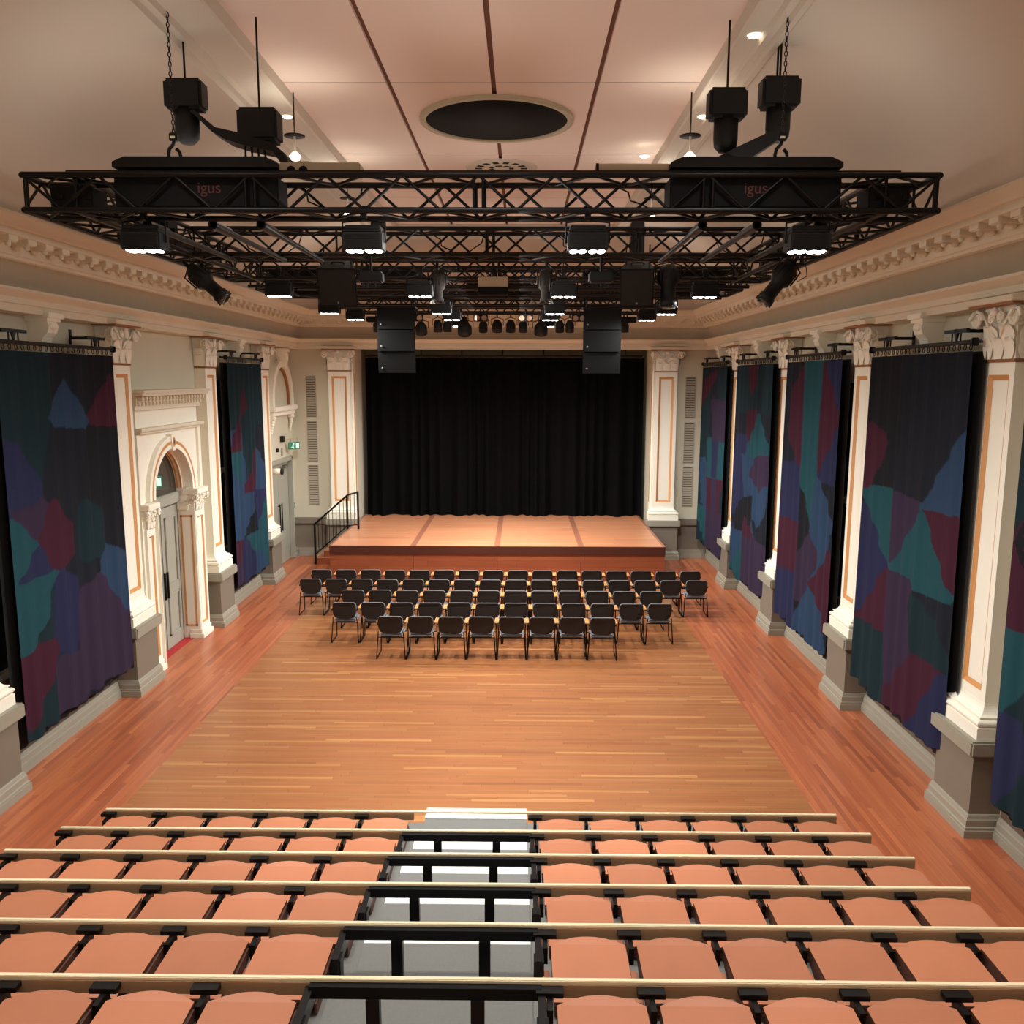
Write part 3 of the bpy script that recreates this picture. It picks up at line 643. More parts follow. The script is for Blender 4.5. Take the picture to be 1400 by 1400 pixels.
# ------------------------------------------------------------------ patchwork curtains
PATCH = {
 'R1':[('m',[(1245,439),(1186,422),(1247,351)]),
  ('s',[(980,440),(976,351),(1062,348),(1029,390)]),
  ('t',[(1247,347),(1159,352),(1155,255),(1201,297)]),
  ('i',[(1249,324),(1201,297),(1159,258),(1198,215),(1251,165)]),
  ('m',[(1155,255),(1153,163),(1250,160),(1198,215)]),
  ('p',[(1159,350),(1069,345),(1145,263)]),
  ('t',[(1069,345),(1031,305),(982,257),(1062,252),(1148,256)]),
  ('m',[(1062,348),(979,350),(982,260),(1021,295)]),
  ('g',[(1249,156),(1153,162),(1148,70),(1252,68)]),
  ('g',[(1084,231),(1007,206),(978,167),(1064,161),(1090,213)]),
  ('m',[(1064,161),(992,161),(1067,73),(1141,64),(1136,94)]),
  ('i',[(990,160),(976,66),(1067,72)]),
  ('p',[(1161,245),(1088,254),(1090,213),(1068,159),(1136,94),(1153,162)])],
 'R2':[('i',[(1393,541),(1351,545),(1367,443),(1432,528)]),
  ('t',[(1541,545),(1455,543),(1454,341),(1465,305),(1468,250),(1485,283),(1536,332)]),
  ('s',[(1454,341),(1379,277),(1386,257),(1473,245),(1465,301)]),
  ('m',[(1448,532),(1358,444),(1409,394),(1450,349),(1454,417)]),
  ('i',[(1361,444),(1371,349),(1450,349),(1409,394)]),
  ('m',[(1550,526),(1535,364),(1545,347),(1614,407),(1601,490)]),
  ('i',[(1638,344),(1542,351),(1541,249),(1643,250)]),
  ('m',[(1640,250),(1541,251),(1545,159),(1648,149)]),
  ('i',[(1653,148),(1545,159),(1542,61),(1662,53)]),
  ('s',[(1467,246),(1386,253),(1391,222),(1464,160),(1432,210)]),
  ('p',[(1467,246),(1426,207),(1464,160),(1499,114),(1539,125),(1534,168),(1520,200)]),
  ('m',[(1378,225),(1379,97),(1464,160)]),
  ('s',[(1464,156),(1392,112),(1383,57),(1540,53),(1505,113)])],
 'R3':[('g',[(2011,546),(1730,540),(1732,445),(2010,442)]),
  ('m',[(1923,544),(1849,542),(1861,489),(1910,469)]),
  ('m',[(1913,441),(1839,441),(1854,404),(1910,381)]),
  ('t',[(1837,432),(1759,372),(1755,354),(1904,345),(1887,378)]),
  ('p',[(1823,346),(1755,350),(1758,290),(1826,280),(1881,299)]),
  ('i',[(2007,374),(1925,376),(1943,200),(2023,161)]),
  ('s',[(1951,341),(1880,339),(1881,299),(1818,275),(1822,219),(1898,216),(1940,276)]),
  ('c',[(1934,243),(1844,260),(1851,215),(1877,186),(2005,160),(2027,187)]),
  ('s',[(1758,290),(1767,228),(1818,196),(1840,236)]),
  ('m',[(1912,205),(1845,176),(1850,163),(1928,161)]),
  ('s',[(2023,159),(1928,161),(1931,131),(2016,70)]),
  ('t',[(1929,135),(1925,64),(2025,68)]),
  ('p',[(1928,157),(1849,159),(1755,157),(1742,60),(1925,64)])],
 'R4':[('m',[(2392,494),(2241,522),(2408,444)]),
  ('p',[(2281,447),(2118,442),(2131,353),(2253,349)]),
  ('t',[(2319,344),(2130,350),(2144,258),(2302,247)]),
  ('i',[(2274,345),(2200,348),(2205,256),(2258,252)]),
  ('m',[(2313,246),(2140,257),(2145,233),(2182,186),(2141,164),(2310,160)]),
  ('p',[(2257,248),(2204,254),(2199,164),(2253,161)]),
  ('t',[(2431,149),(2314,156),(2296,79),(2372,101)]),
  ('p',[(2309,157),(2134,165),(2130,64),(2287,58)]),
  ('s',[(2404,282),(2333,289),(2315,161),(2374,183)])],
 'L1':[('m',[(1293,503),(1312,443),(1223,449)]),
  ('s',[(1161,495),(1214,445),(1122,453)]),
  ('g',[(1061,500),(1106,443),(1011,448),(1017,493)]),
  ('i',[(1010,424),(1043,417),(1081,369),(1064,345),(1017,344)]),
  ('p',[(1017,348),(1092,344),(1072,303)]),
  ('m',[(1113,341),(1145,308),(1143,267),(1101,260),(1072,305)]),
  ('i',[(1071,294),(1100,256),(1019,256),(1053,309)]),
  ('t',[(1015,334),(1053,309),(1071,294),(1019,256),(1013,280)]),
  ('t',[(1015,253),(1103,252),(1078,226),(1070,197),(1017,163)]),
  ('m',[(1017,162),(1101,157),(1069,113),(1022,76)]),
  ('p',[(1100,127),(1143,129),(1186,75),(1099,65)]),
  ('i',[(1114,249),(1150,229),(1136,131),(1104,154)]),
  ('g',[(1189,330),(1238,310),(1239,257),(1179,260)]),
  ('s',[(1239,257),(1299,235),(1298,148),(1234,218)]),
  ('p',[(1234,218),(1298,146),(1295,65),(1186,73),(1161,136),(1162,204)])],
 'L2':[('g',[(1788,543),(2062,549),(2057,407),(1909,414),(1784,403)]),
  ('m',[(1915,497),(1937,440),(1867,409)]),
  ('m',[(1873,409),(1870,348),(1806,348)]),
  ('t',[(1806,347),(1870,347),(1867,281),(1819,309)]),
  ('s',[(1800,340),(1819,309),(1867,281),(1885,245),(1867,155),(1807,158)]),
  ('g',[(1909,414),(1996,410),(1975,348),(1904,339)]),
  ('m',[(1974,344),(1968,253),(1880,253),(1961,294)]),
  ('s',[(1987,343),(2056,284),(2041,244),(1968,253)]),
  ('s',[(1886,252),(1960,244),(1942,205),(1874,162)]),
  ('i',[(1968,253),(2051,243),(2031,221),(1980,154),(1967,173)]),
  ('c',[(1962,242),(1968,159),(1873,160),(1940,194)]),
  ('t',[(2043,227),(2045,139),(2051,57),(2001,105),(1974,154),(2029,212)]),
  ('m',[(1807,157),(1866,153),(1862,121),(1820,99)]),
  ('i',[(1873,158),(1908,147),(1942,113),(1940,56),(1866,66)]),
  ('t',[(1897,152),(1970,154),(1974,111),(1947,108)]),
  ('s',[(1968,112),(2001,105),(2044,58),(1940,56)]),
  ('p',[(1820,99),(1865,117),(1869,65),(1806,57)])],
 'R0':[('g',[(875,448),(864,449),(851,369),(869,349)]),
  ('m',[(851,369),(871,349),(870,257),(833,255)]),
  ('c',[(864,345),(851,367),(844,320)]),
  ('t',[(870,257),(833,254),(826,212),(870,164)]),
  ('i',[(871,160),(817,156),(813,130),(866,68)])],
}

CC = {'t': (38, 76, 84), 'm': (70, 36, 50), 'i': (44, 47, 76), 's': (48, 68, 94), 'p': (58, 46, 66), 'g': (32, 48, 54), 'c': (34, 35, 40), 'n': (35, 38, 46)}
def inside(y, z, poly):
    c = False; j = len(poly)-1
    for i in range(len(poly)):
        (yi, zi), (yj, zj) = poly[i], poly[j]
        if (zi > z) != (zj > z) and y < (yj-yi)*(z-zi)/(zj-zi)+yi: c = not c
        j = i
    return c
BASE = {'R0': 'ccg', 'R1': 'nnc', 'R2': 'ncn', 'R3': 'nsn', 'R4': 'gng', 'L1': 'gnc', 'L2': 'sgn'}
def curtain(key, side, X, y0, y1, z0, z1, label, flip=0):
    s = 1 if side == 'R' else -1
    t = thing('patchwork_curtain', (X, (y0+y1)/2, z0), label, 'curtain', 'patchwork curtains along the side walls')
    rnd = random.Random(key); ph = rnd.random()*6
    nu, nv = 130, 230; vs = []; cols = []
    for j in range(nv+1):
        v = j/nv; z = z0+(z1-z0)*v
        for i in range(nu+1):
            u = i/nu; y = y0+(y1-y0)*u
            amp = .010+.016*(1-v)
            dx = amp*math.sin(u*2*math.pi*7.5+ph)+.6*amp*math.sin(u*2*math.pi*3.2+ph*2+v*1.2)+.004*math.sin(u*2*math.pi*17)
            zz = z+(.03*math.sin(u*2*math.pi*2.3+ph)+.02*math.sin(u*2*math.pi*5.1+ph))*(1-v)**6
            vs.append((dx, y-(y0+y1)/2, zz-z0))
    rv = random.Random(key+'v')
    polys = PATCH.get(key, [])
    for j in range(nv+1):
        for i in range(nu+1):
            y = (y0+(y1-y0)*i/nu)*100; z = (z0+(z1-z0)*j/nv)*100
            c = None
            for k, poly in polys:
                if inside(y, z, poly): c = k
            cols.append(c)
    for _ in range(5):      # neighbouring patches meet along their seams
        new = cols[:]
        for j in range(nv+1):
            for i in range(nu+1):
                q = j*(nu+1)+i
                if cols[q] is None:
                    for e, ok in ((q-1, i > 0), (q+1, i < nu), (q-nu-1, j > 0), (q+nu+1, j < nv)):
                        if ok and cols[e]: new[q] = cols[e]; break
        cols = new
    for j in range(nv+1):
        for i in range(nu+1):
            q = j*(nu+1)+i
            if cols[q] is None: cols[q] = BASE[key][min(2, int((i/nu+.07*math.sin(j*.035+ph))*3.0)) if i else 0]
    cols = [CC[c] for c in cols]
    fs = [(j*(nu+1)+i, j*(nu+1)+i+1, (j+1)*(nu+1)+i+1, (j+1)*(nu+1)+i) for j in range(nv) for i in range(nu)]
    me = bpy.data.meshes.new('cloth_panel'); me.from_pydata(vs, [], fs); me.materials.append(MC['cloth'])
    at = me.attributes.new('print', 'FLOAT_COLOR', 'POINT')
    arr = []
    for c in cols:
        q = srgb(*c); arr += [q[0]*.8, q[1]*.8, q[2]*.8, 1]
    at.data.foreach_set('color', arr)
    me.polygons.foreach_set('use_smooth', [True]*len(fs)); me.update()
    o = bpy.data.objects.new('cloth_panel', me); COL.objects.link(o); o.parent = t
    # black lining hung just behind
    b = MB(); vs = []; n = 40; W2 = (y1-y0)/2
    for zz in (-.12, z1-z0): vs += [(s*(.12+.02*math.sin(i*1.9)), -W2-.07+(2*W2+.14)*i/n, zz) for i in range(n+1)]
    b.add(vs, [(i, i+1, n+2+i, n+1+i) for i in range(n)], 'lining_black', True); b.build('lining', t)
    # track with its rings and brackets: a separate thing screwed to the wall
    k = thing('curtain_track', (X, (y0+y1)/2, z1+.10), 'black track above the '+label.split(',')[0].split(' with')[0], 'curtain track', 'curtain tracks')
    b = MB(); b.tube((0, -W2-.03, 0), (0, W2+.03, 0), .026, 'black_metal'); b.tube((s*.12, -W2, .01), (s*.12, W2, .01), .02, 'black_metal')
    b.box(-.04, .04, -W2-.06, -W2-.01, -.045, .045, 'black_metal', .01); b.box(-.04, .04, W2+.01, W2+.06, -.045, .045, 'black_metal', .01); b.build('track', k)
    b = MB(); nr = 22; b.path([(0, .028*math.cos(a), -.055+.035*math.sin(a)) for a in [2*math.pi*q/8 for q in range(9)]], .006, 'black_metal', 4)
    o = b.build('ring', k); o.location = (0, -W2+.04, 0)
    for i in range(1, nr):
        c = o.copy(); COL.objects.link(c); c.parent = k; c.location = (0, -W2+.04+(2*W2-.08)*i/(nr-1), 0)
    for yy in (-W2*.72, W2*.66):
        b = MB(); b.box(-.30 if 0 else -.02, s*.36 if s > 0 else s*.36, yy-.02, yy+.02, .12, .16, 'black_metal'); b.box(s*.34, s*.36, yy-.025, yy+.025, .02, .26, 'black_metal')
        b.box(-.02, .02, yy-.26, yy+.26, .115, .155, 'black_metal'); b.tube((0, yy-.1, .12), (0, yy-.1, 0), .01, 'black_metal', 5); b.tube((0, yy+.1, .12), (0, yy+.1, 0), .01, 'black_metal', 5)
        b.prism([(yy-.05, 0.12), (yy+.05, 0.12), (yy, .0)], -.01, .01, 'black_metal', 'YZ'); b.build('bracket', k)
XC, XCL = 5.0, -6.12
curtain('R1', 'R', XC, 9.78, 12.52, .64, 5.38, 'nearest full patchwork curtain on the right, darkest of them')
curtain('R2', 'R', XC, 13.7, 16.48, .55, 5.38, 'second patchwork curtain on the right with a long teal ribbon')
curtain('R3', 'R', XC, 17.45, 20.25, .55, 5.38, 'third patchwork curtain on the right with purple and teal foot')
curtain('R4', 'R', XC, 21.3, 24.1, .6, 5.38, 'patchwork curtain on the right beside the back wall')
curtain('R0', 'R', XC, 5.9, 8.68, .66, 5.38, 'patchwork curtain cut off by the right picture edge')
curtain('L1', 'L', XCL, 10.12, 13.05, .57, 5.38, 'large patchwork curtain on the near left wall')
curtain('L2', 'L', XCL, 18.1, 20.55, .57, 5.38, 'bluish patchwork curtain on the left beyond the arched doorway')

# ------------------------------------------------------------------ black stage curtain in the alcove
t = thing('stage_curtain', (CX, 25.75, 1.0), 'full-width black gathered curtain behind the stage', 'curtain')
b = MB(); nu, nv = 300, 12; vs = []
for j in range(nv+1):
    v = j/nv
    for i in range(nu+1):
        u = i/nu; a = .05+.05*(1-v)
        vs.append((-4.05+8.2*u, a*math.sin(u*150+math.sin(u*31)*2)+.4*a*math.sin(u*67)-.25*(1-v)**5*(.6+.4*math.sin(u*43)), .005+4.66*v))
b.add(vs, [(j*(nu+1)+i, j*(nu+1)+i+1, (j+1)*(nu+1)+i+1, (j+1)*(nu+1)+i) for j in range(nv) for i in range(nu)], 'black_drape', True); b.build('drape', t)
t = thing('curtain_rail', (CX, 25.75, 5.72), 'long black rail carrying the stage curtain, hung from the lintel', 'curtain rail')
b = MB(); b.tube((-4.06, 0, 0), (4.1, 0, 0), .03, 'black_metal'); b.build('rail', t)
for i in range(7):
    b = MB(); b.tube((-3.6+i*1.2, 0, 0), (-3.6+i*1.2, 0, .26), .02, 'black_metal', 6); b.build('hanger', t)

# ------------------------------------------------------------------ stage
SX0, SX1, SY0, SY1, SZ = -4.70, 3.55, 20.78, 25.9, 1.0
t = thing('stage_platform', (CX, SY0, 0), 'low timber stage platform across the end of the hall', 'stage')
w = (SX1-SX0)/4
for i in range(4):
    x0 = SX0-CX+i*w
    b = MB(); b.box(x0+.003, x0+w-.003, .03, SY1-SY0, .95, 1.0, 'stage_planks', .003); b.build('deck_panel', t)
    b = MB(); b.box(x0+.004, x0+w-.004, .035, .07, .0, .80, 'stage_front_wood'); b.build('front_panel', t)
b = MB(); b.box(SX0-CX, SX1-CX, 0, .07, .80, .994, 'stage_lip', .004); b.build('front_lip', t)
b = MB()
for i in range(1, 4): b.box(SX0-CX+i*w-.07, SX0-CX+i*w+.07, .04, SY1-SY0-.3, 1.0, 1.004, 'stage_joint')
b.box(SX1-CX-.06, SX1-CX, .02, SY1-SY0, .95, 1.005, 'stage_joint'); b.box(SX0-CX, SX0-CX+.05, .02, SY1-SY0, .95, 1.005, 'stage_joint'); b.build('joint_strip', t)
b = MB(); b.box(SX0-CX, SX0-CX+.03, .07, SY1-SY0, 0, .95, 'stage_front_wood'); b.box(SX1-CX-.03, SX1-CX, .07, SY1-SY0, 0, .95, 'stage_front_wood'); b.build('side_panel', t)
t = thing('stage_steps', (-5.2, 23.2, 0), 'short flight of timber steps up the left side of the stage', 'steps')
for i in range(4):
    b = MB(); x0 = -.43+i*.235
    b.box(x0, .49, 0, .72, .2*i, .2*i+.17, 'stage_front_wood'); b.box(x0-.01, .49, -.01, .72, .2*i+.17, .2*i+.2, 'stage_planks', .005); b.build('step', t)
t = thing('stair_handrail', (-5.2, 23.16, 0), 'black steel handrail beside the stage steps', 'handrail')
b = MB(); top = [(-.42, 0, 1.02), (.53, 0, 1.95), (.62, 0, 1.98), (.80, 0, 2.03)]
pts = [(-.42, .2), (.53, 1.0), (.78, 1.02)]
b.path([(-.45, 0, 1.1), (.50, 0, 1.93), (.80, 0, 2.02)], .028, 'black_metal'); b.build('handrail', t)
for x, za, zb in ((-.42, .02, 1.12), (.48, 1.0, 1.92), (.78, 1.0, 2.01)):
    b = MB(); b.box(x-.025, x+.025, -.025, .025, za, zb, 'black_metal'); b.build('post', t)
b = MB(); b.path([(-.42, 0, .28), (.48, 0, 1.09), (.78, 0, 1.12)], .016, 'black_metal'); b.build('lower_rail', t)
for i in range(8):
    x = -.32+i*.1; b = MB(); b.tube((x, 0, .28+(x+.42)*.9), (x, 0, 1.12+(x+.42)*.87), .009, 'black_metal', 5); b.build('baluster', t)
for x in (.58, .68): b = MB(); b.tube((x, 0, 1.1), (x, 0, 1.95), .009, 'black_metal', 5); b.build('baluster', t)

# ------------------------------------------------------------------ loose chairs
def make_chair():
    t = thing('stacking_chair', (0, 0, 0), 'x', 'chair')
    b = MB()   # seat pad, front towards +y
    b.box(-.215, .215, .0, .44, .405, .475, 'chair_grey', .03); b.build('seat', t)
    b = MB()   # backrest shell: rounded top corners, narrower foot, curved in plan
    def back(b, w, z0, z1, y, th, mat):
        out = []
        pr = [(-.80*w, z0), (-.35*w, z0-.03), (.35*w, z0-.03), (.80*w, z0), (.97*w, z0+.08), (w, z1-.09), (.95*w, z1-.03), (.82*w, z1), (-.82*w, z1), (-.95*w, z1-.03), (-w, z1-.09), (-.97*w, z0+.08)]
        n = len(pr); vs = []
        for k, q in ((0, 0), (1, th)):
            for x, z in pr: vs.append((x, y-(z-.45)*.18-.03*(1-(x/w)**2)+q, z))
        b.add(vs, [tuple(range(n))[::-1], tuple(range(n, 2*n))]+[(i, (i+1) % n, n+(i+1) % n, n+i) for i in range(n)], mat)
    back(b, .226, .51, .808, -.01, .015, 'chair_black'); b.build('backrest', t)
    b = MB(); back(b, .231, .52, .815, .006, .03, 'chair_grey'); b.build('back_cushion', t)
    for s in (-1, 1):
        b = MB()
        b.path([(s*.225, -.03, .52), (s*.235, -.0, .42), (s*.262, -.05, .012), (s*.262, -.03, .012), (s*.262, .44, .012), (s*.25, .43, .42), (s*.2575, .40, .64), (s*.2575, .05, .66), (s*.235, -.045, .66)], .0105, 'chair_frame', 6)
        b.build('side_frame', t)
        b = MB(); b.box(s*.2575-.019, s*.2575+.019, .04, .36, .66, .685, 'arm_wood', .008); b.build('armrest', t)
    for yy in (.02, .40): b = MB(); b.tube((-.25, yy, .40), (.25, yy, .40), .01, 'chair_frame', 6); b.build('crossbar', t)
    return t
ch0 = make_chair(); used = False
rows = [(18.98, -4.47, 3.81, 16), (18.06, -4.50, 3.77, 16), (17.1, -3.40, 2.66, 12), (16.12, -3.38, 2.68, 12), (15.15, -2.35, 1.49, 8)]
rn = ['front row nearest the stage', 'second row from the stage', 'third row from the stage', 'fourth row from the stage', 'rearmost row of eight']
rr = random.Random(3)
for (y, xa, xb, n), nm in zip(rows, rn):
    for i in range(n):
        x = xa+(xb-xa)*i/(n-1); lab = 'black-backed chair, %s from the left in the %s' % (ORD[i], nm)
        if i == n-1: lab = 'black-backed chair at the right end of the '+nm
        if i == 0: lab = 'black-backed chair at the left end of the '+nm
        loc = (x, y+rr.uniform(-.015, .015), 0); rz = rr.uniform(-.012, .012)
        if not used: ch0.location = loc; ch0.rotation_euler.z = rz; ch0['label'] = lab; ch0['group'] = 'chairs in the block before the stage'; used = True
        else: dup(ch0, loc, rz, lab, 'chairs in the block before the stage')

# ------------------------------------------------------------------ raked seating in front of the camera
RX0, RX1, AX0, AX1 = -4.255, 3.235, -1.08, .12
def rail_y(k): return 8.27-.845*k
def rail_z(k): return .67+.263*k
NR = 6
tn = ['first tier, nearest the hall floor', 'second tier', 'third tier', 'fourth tier', 'fifth tier', 'sixth and highest tier']
for k in range(NR):
    ry, rz = rail_y(k), rail_z(k); fz = rz-.41; ny = ry+.55
    t = thing('seating_tier', (CX, ry, 0), 'long raked seating platform with cream-topped rail, '+tn[k], 'seating platform', 'tiers of raked seating')
    x0, x1 = RX0-CX, RX1-CX; a0, a1 = AX0-CX, AX1-CX
    b = MB(); b.box(x0+.05, x1-.05, ny-ry-.84, ny-ry, fz-.06, fz-.012, 'tread_grey'); b.build('deck', t)
    b = MB(); b.box(x0+.05, x1-.05, ny-ry-.03, ny-ry-.01, max(0, fz-.27), fz-.06, 'black_box'); b.build('riser', t)
    b = MB(); b.box(a0+.04, a1-.04, (.38 if k else .62), (.53 if k else .85), fz-.012, fz+.006, 'white_nosing', .003); o = b.build('nosing', t); o['label'] = 'white step edge in the aisle'
    b = MB(); b.box(a0+.04, a1-.04, ny-ry-.84, (.38 if k else .60), fz-.012, fz+.004, 'tread_grey'); b.build('aisle_tread', t)
    b = MB(); b.box(x0, x1, -.014, .014, rz-.014, rz+.008, 'rail_cream', .004); b.build('cap_rail', t)
    b = MB(); b.box(x0, a0 if k else a0, -.018, .018, rz-.085, rz-.014, 'rail_beige'); b.box(a1, x1, -.018, .018, rz-.085, rz-.014, 'rail_beige'); o = b.build('beam', t)
    if k:
        b = MB(); b.box(a0, a1, -.05, .02, rz-.08, rz-.014, 'black_box'); b.build('aisle_beam', t)
        for x in (a0+.33, a1-.33): b = MB(); b.box(x-.035, x+.035, -.06, .0, fz, rz-.08, 'black_metal'); b.build('leg', t)
        for x in (a0+.0, a1-.0): b = MB(); b.box(x-.02, x+.02, -.30, .02, rz-.13, rz-.03, 'black_metal'); b.box(x-.03, x+.03, -.28, -.2, fz, rz-.05, 'black_metal'); b.build('end_frame', t)
    for x in (x0+.1, x0+2.2, x1-2.2, x1-.1): b = MB(); b.box(x-.03, x+.03, -.02, .05, max(0, fz-.3), rz-.1, 'black_metal'); b.build('leg', t)
def make_seat():
    """plywood seat with rounded front edge on a black bracket; origin at rail line, panel runs to -y"""
    t = thing('plywood_seat', (0, 0, 0), 'x', 'seat')
    b = MB(); w = .225; n = 12
    top = [(-w, -.60), (w, -.60)]
    front = [(w*(1-2*i/n), -.115+.065*(1-(1-2*i/n)**2)) for i in range(n+1)]
    out = [(-w*1.0, -.62), (w*1.0, -.62)]+[(x, y) for x, y in front]
    m_ = len(out); vs = []
    for h in (0, -.018):
        for x, y in out: vs.append((x, y, -.042+h-.03*(abs(x)/w)**2*.3+.05*max(0, -(y+.4))))
    b.add(vs, [tuple(range(m_))], 'seat_ply'); b.add(vs, [tuple(range(m_, 2*m_))[::-1]], 'seat_ply')
    b.add(vs, [(i, (i+1) % m_, m_+(i+1) % m_, m_+i) for i in range(m_)], 'ply_edge'); b.build('back_panel', t)
    b = MB(); b.box(-.20, .20, -.58, -.16, -.16, -.12, 'seat_ply', .015); b.build('seat_panel', t)
    for s in (-1, 1):
        b = MB(); b.prism([(-.60, -.14), (-.60, -.08), (-.14, -.075), (-.10, -.13), (-.3, -.20), (-.5, -.2)], s*.222-.012*0, s*.222+.012, 'ply_edge', 'YZ'); b.build('side_panel', t)
    b = MB(); b.box(-.33, -.19, -.075, -.018, -.045, -.016, 'black_metal'); b.box(-.275, -.245, -.16, -.03, -.15, -.045, 'black_metal'); b.build('bracket', t)
    b = MB(); b.box(-.285, -.235, -.50, -.22, -.17, -.14, 'seat_ply', .008); b.build('armrest', t)
    return t
st0 = make_seat(); used = False
sd = ['left block', 'right block']
for k in range(NR):
    ry, rz = rail_y(k), rail_z(k)
    for blk, xs in ((0, [-4.255+.31+i*.519 for i in range(6)]), (1, [.12+.30+i*.519 for i in range(6)])):
        for i, x in enumerate(xs):
            pos = ('at the far left end' if i == 0 else 'beside the aisle' if i == 5 else ORD[i]+' from the left') if blk == 0 else ('beside the aisle' if i == 0 else 'at the far right end' if i == 5 else ORD[i]+' from the aisle')
            lab = 'plywood seat, %s, %s, %s' % (sd[blk], pos, 'row behind the '+ORD[k]+' rail')
            if not used: st0.location = (x, ry, rz); st0['label'] = lab; st0['group'] = 'plywood seats of the raked seating'; used = True
            else: dup(st0, (x, ry, rz), None, lab, 'plywood seats of the raked seating')
# ------------------------------------------------------------------ truss rig
TZ, TH = 6.69, .33
def truss(p, q, depth, label, name='lighting_truss', zoff=0, seg=.37):
    """four-chord truss between p and q (x, y); depth is its horizontal width"""
    p, q = Vector((p[0], p[1], 0)), Vector((q[0], q[1], 0)); d = (q-p); L = d.length; d.normalize(); nrm = Vector((-d.y, d.x, 0))
    t = thing(name, (p.x, p.y, TZ+zoff), label, 'truss', 'black box truss of the lighting rig')
    cor = [nrm*s*depth/2+Vector((0, 0, z)) for s in (-1, 1) for z in (0, TH)]
    for c in cor:
        b = MB(); b.tube(c, c+d*L, .031, 'black_metal', 10); b.build('chord', t)
    b = MB(); n = max(2, round(L/seg)); st = L/n; r = .016
    for s in (-1, 1):
        o = nrm*s*depth/2
        for i in range(n):
            a, e = d*st*i, d*st*(i+1); z0, z1 = (0, TH) if (i+(s > 0)) % 2 else (TH, 0)
            b.tube(o+a+Vector((0, 0, z0)), o+e+Vector((0, 0, z1)), r, 'black_metal', 5)
        x = 0
        while x <= L+.01:
            for dd in (-.045, .045):
                if 0 <= x+dd <= L: b.tube(o+d*(x+dd), o+d*(x+dd)+Vector((0, 0, TH)), .016, 'black_metal', 5)
            x += L/max(1, round(L/2.2))
    for z in (0, TH):
        for i in range(n):
            s = 1 if i % 2 else -1
            b.tube(-nrm*s*depth/2+d*st*i+Vector((0, 0, z)), nrm*s*depth/2+d*st*(i+1)+Vector((0, 0, z)), r, 'black_metal', 5)
    b.build('bracing', t); return t
TX0, TX1 = -4.9, 4.05
truss((TX0, 9.03), (TX1, 9.03), .46, 'front black truss spanning the hall, nearest the camera')
truss((TX0+.5, 12.05), (TX1-.5, 12.05), .42, 'second black cross truss from the camera')
truss((TX0, 14.8), (TX1, 14.8), .42, 'third black cross truss, rear side of the near rig frame')
truss((TX0+.25, 8.8), (TX0+.25, 15.0), .5, 'left side truss of the near rig frame')
truss((TX1-.25, 8.8), (TX1-.25, 15.0), .5, 'right side truss of the near rig frame')
truss((TX0, 16.1), (TX1, 16.1), .5, 'fourth black cross truss, front of the middle rig frame')
truss((TX0, 17.75), (TX1, 17.75), .5, 'fifth black cross truss, rear of the middle rig frame')
truss((TX0+.25, 16.35), (TX0+.25, 17.5), .5, 'short left side truss of the middle rig frame')
truss((TX1-.25, 16.35), (TX1-.25, 17.5), .5, 'short right side truss of the middle rig frame')
truss((-4.4, 20.3), (3.35, 20.3), .45, 'sixth black cross truss, over the stage front')
truss((-4.2, 22.1), (3.15, 22.1), .45, 'rearmost black cross truss, over the stage')
# pipes under the near frame, running down the hall
for x, nm in ((-3.88, 'far left'), (-3.2, 'second from left'), (-2.7, 'third from left'), (1.86, 'third from right'), (2.42, 'second from right'), (3.05, 'far right')):
    b = MB(); b.tube((0, 0, 0), (0, 2.75, 0), .032, 'black_metal', 10); b.tube((0, .0, 0), (0, .5, 0), .05, 'black_metal', 10)
    o = b.build('lighting_pipe'); o.location = (x, 9.25, TZ-.06); tag(o, 'black pipe slung under the near rig frame, '+nm, 'pipe', 'pipes slung under the rig')
# pans / top plates on the truss
b = MB(); b.box(-4.5, 3.7, 8.87, 9.0, TZ+TH+.032, TZ+TH+.06, 'black_metal'); tag(b.build('cable_tray'), 'long flat black cable tray lying on the front truss', 'cable tray')

def blinder(lit=True):
    t = thing('cell_blinder', (0, 0, 0), 'x', 'stage light')
    b = MB(); b.box(-.20, .20, -.13, .13, -.0, .17, 'black_plastic', .012); b.box(-.19, .19, -.12, .12, .175, .19, 'black_metal'); b.box(-.18, .18, -.10, .10, .195, .24, 'black_plastic', .01)
    for i in range(7): b.box(-.17, .17, -.135, -.13, .02+i*.02, .028+i*.02, 'black_metal')
    b.build('housing', t)
    for i in range(4):
        b = MB(); x = (-.138, -.052, .052, .138)[i]
        b.ball((x, 0, -.0), .043, .11, .016, 'lamp_glow' if lit else 'lamp_lens', 10, 6); o = b.build('lamp_cell', t); o['label'] = 'glowing white lamp cell'
    b = MB(); b.path([(-.215, 0, .08), (-.215, 0, .28), (0, 0, .31), (.215, 0, .28), (.215, 0, .08)], .012, 'black_metal'); b.box(-.03, .03, -.03, .03, .30, .40, 'black_metal', .005)
    b.tube((-.04, 0, .4), (.04, 0, .4), .04, 'black_metal'); b.build('yoke', t); return t
bl0 = blinder(); used = False
rn = ['front truss', 'third cross truss', 'fifth cross truss', 'truss over the stage front', 'rearmost truss']; cn = ['leftmost', 'second from left', 'third from left', 'rightmost']
for j, y in enumerate(BY):
    for i, x in enumerate(BX):
        if j == 4 and i in (0, 3): continue
        lab = 'lit four-cell stage light under the %s, %s' % (rn[j], cn[i])
        if j == 4: lab = 'lit four-cell stage light under the rearmost truss, %s' % ('left' if i == 1 else 'right')
        z = 6.33 if j < 3 else 6.39
        if not used: bl0.location = (x, y, z); bl0['label'] = lab; bl0['group'] = 'lit four-cell stage lights'; used = True
        else: dup(bl0, (x, y, z), 0, lab, 'lit four-cell stage lights')

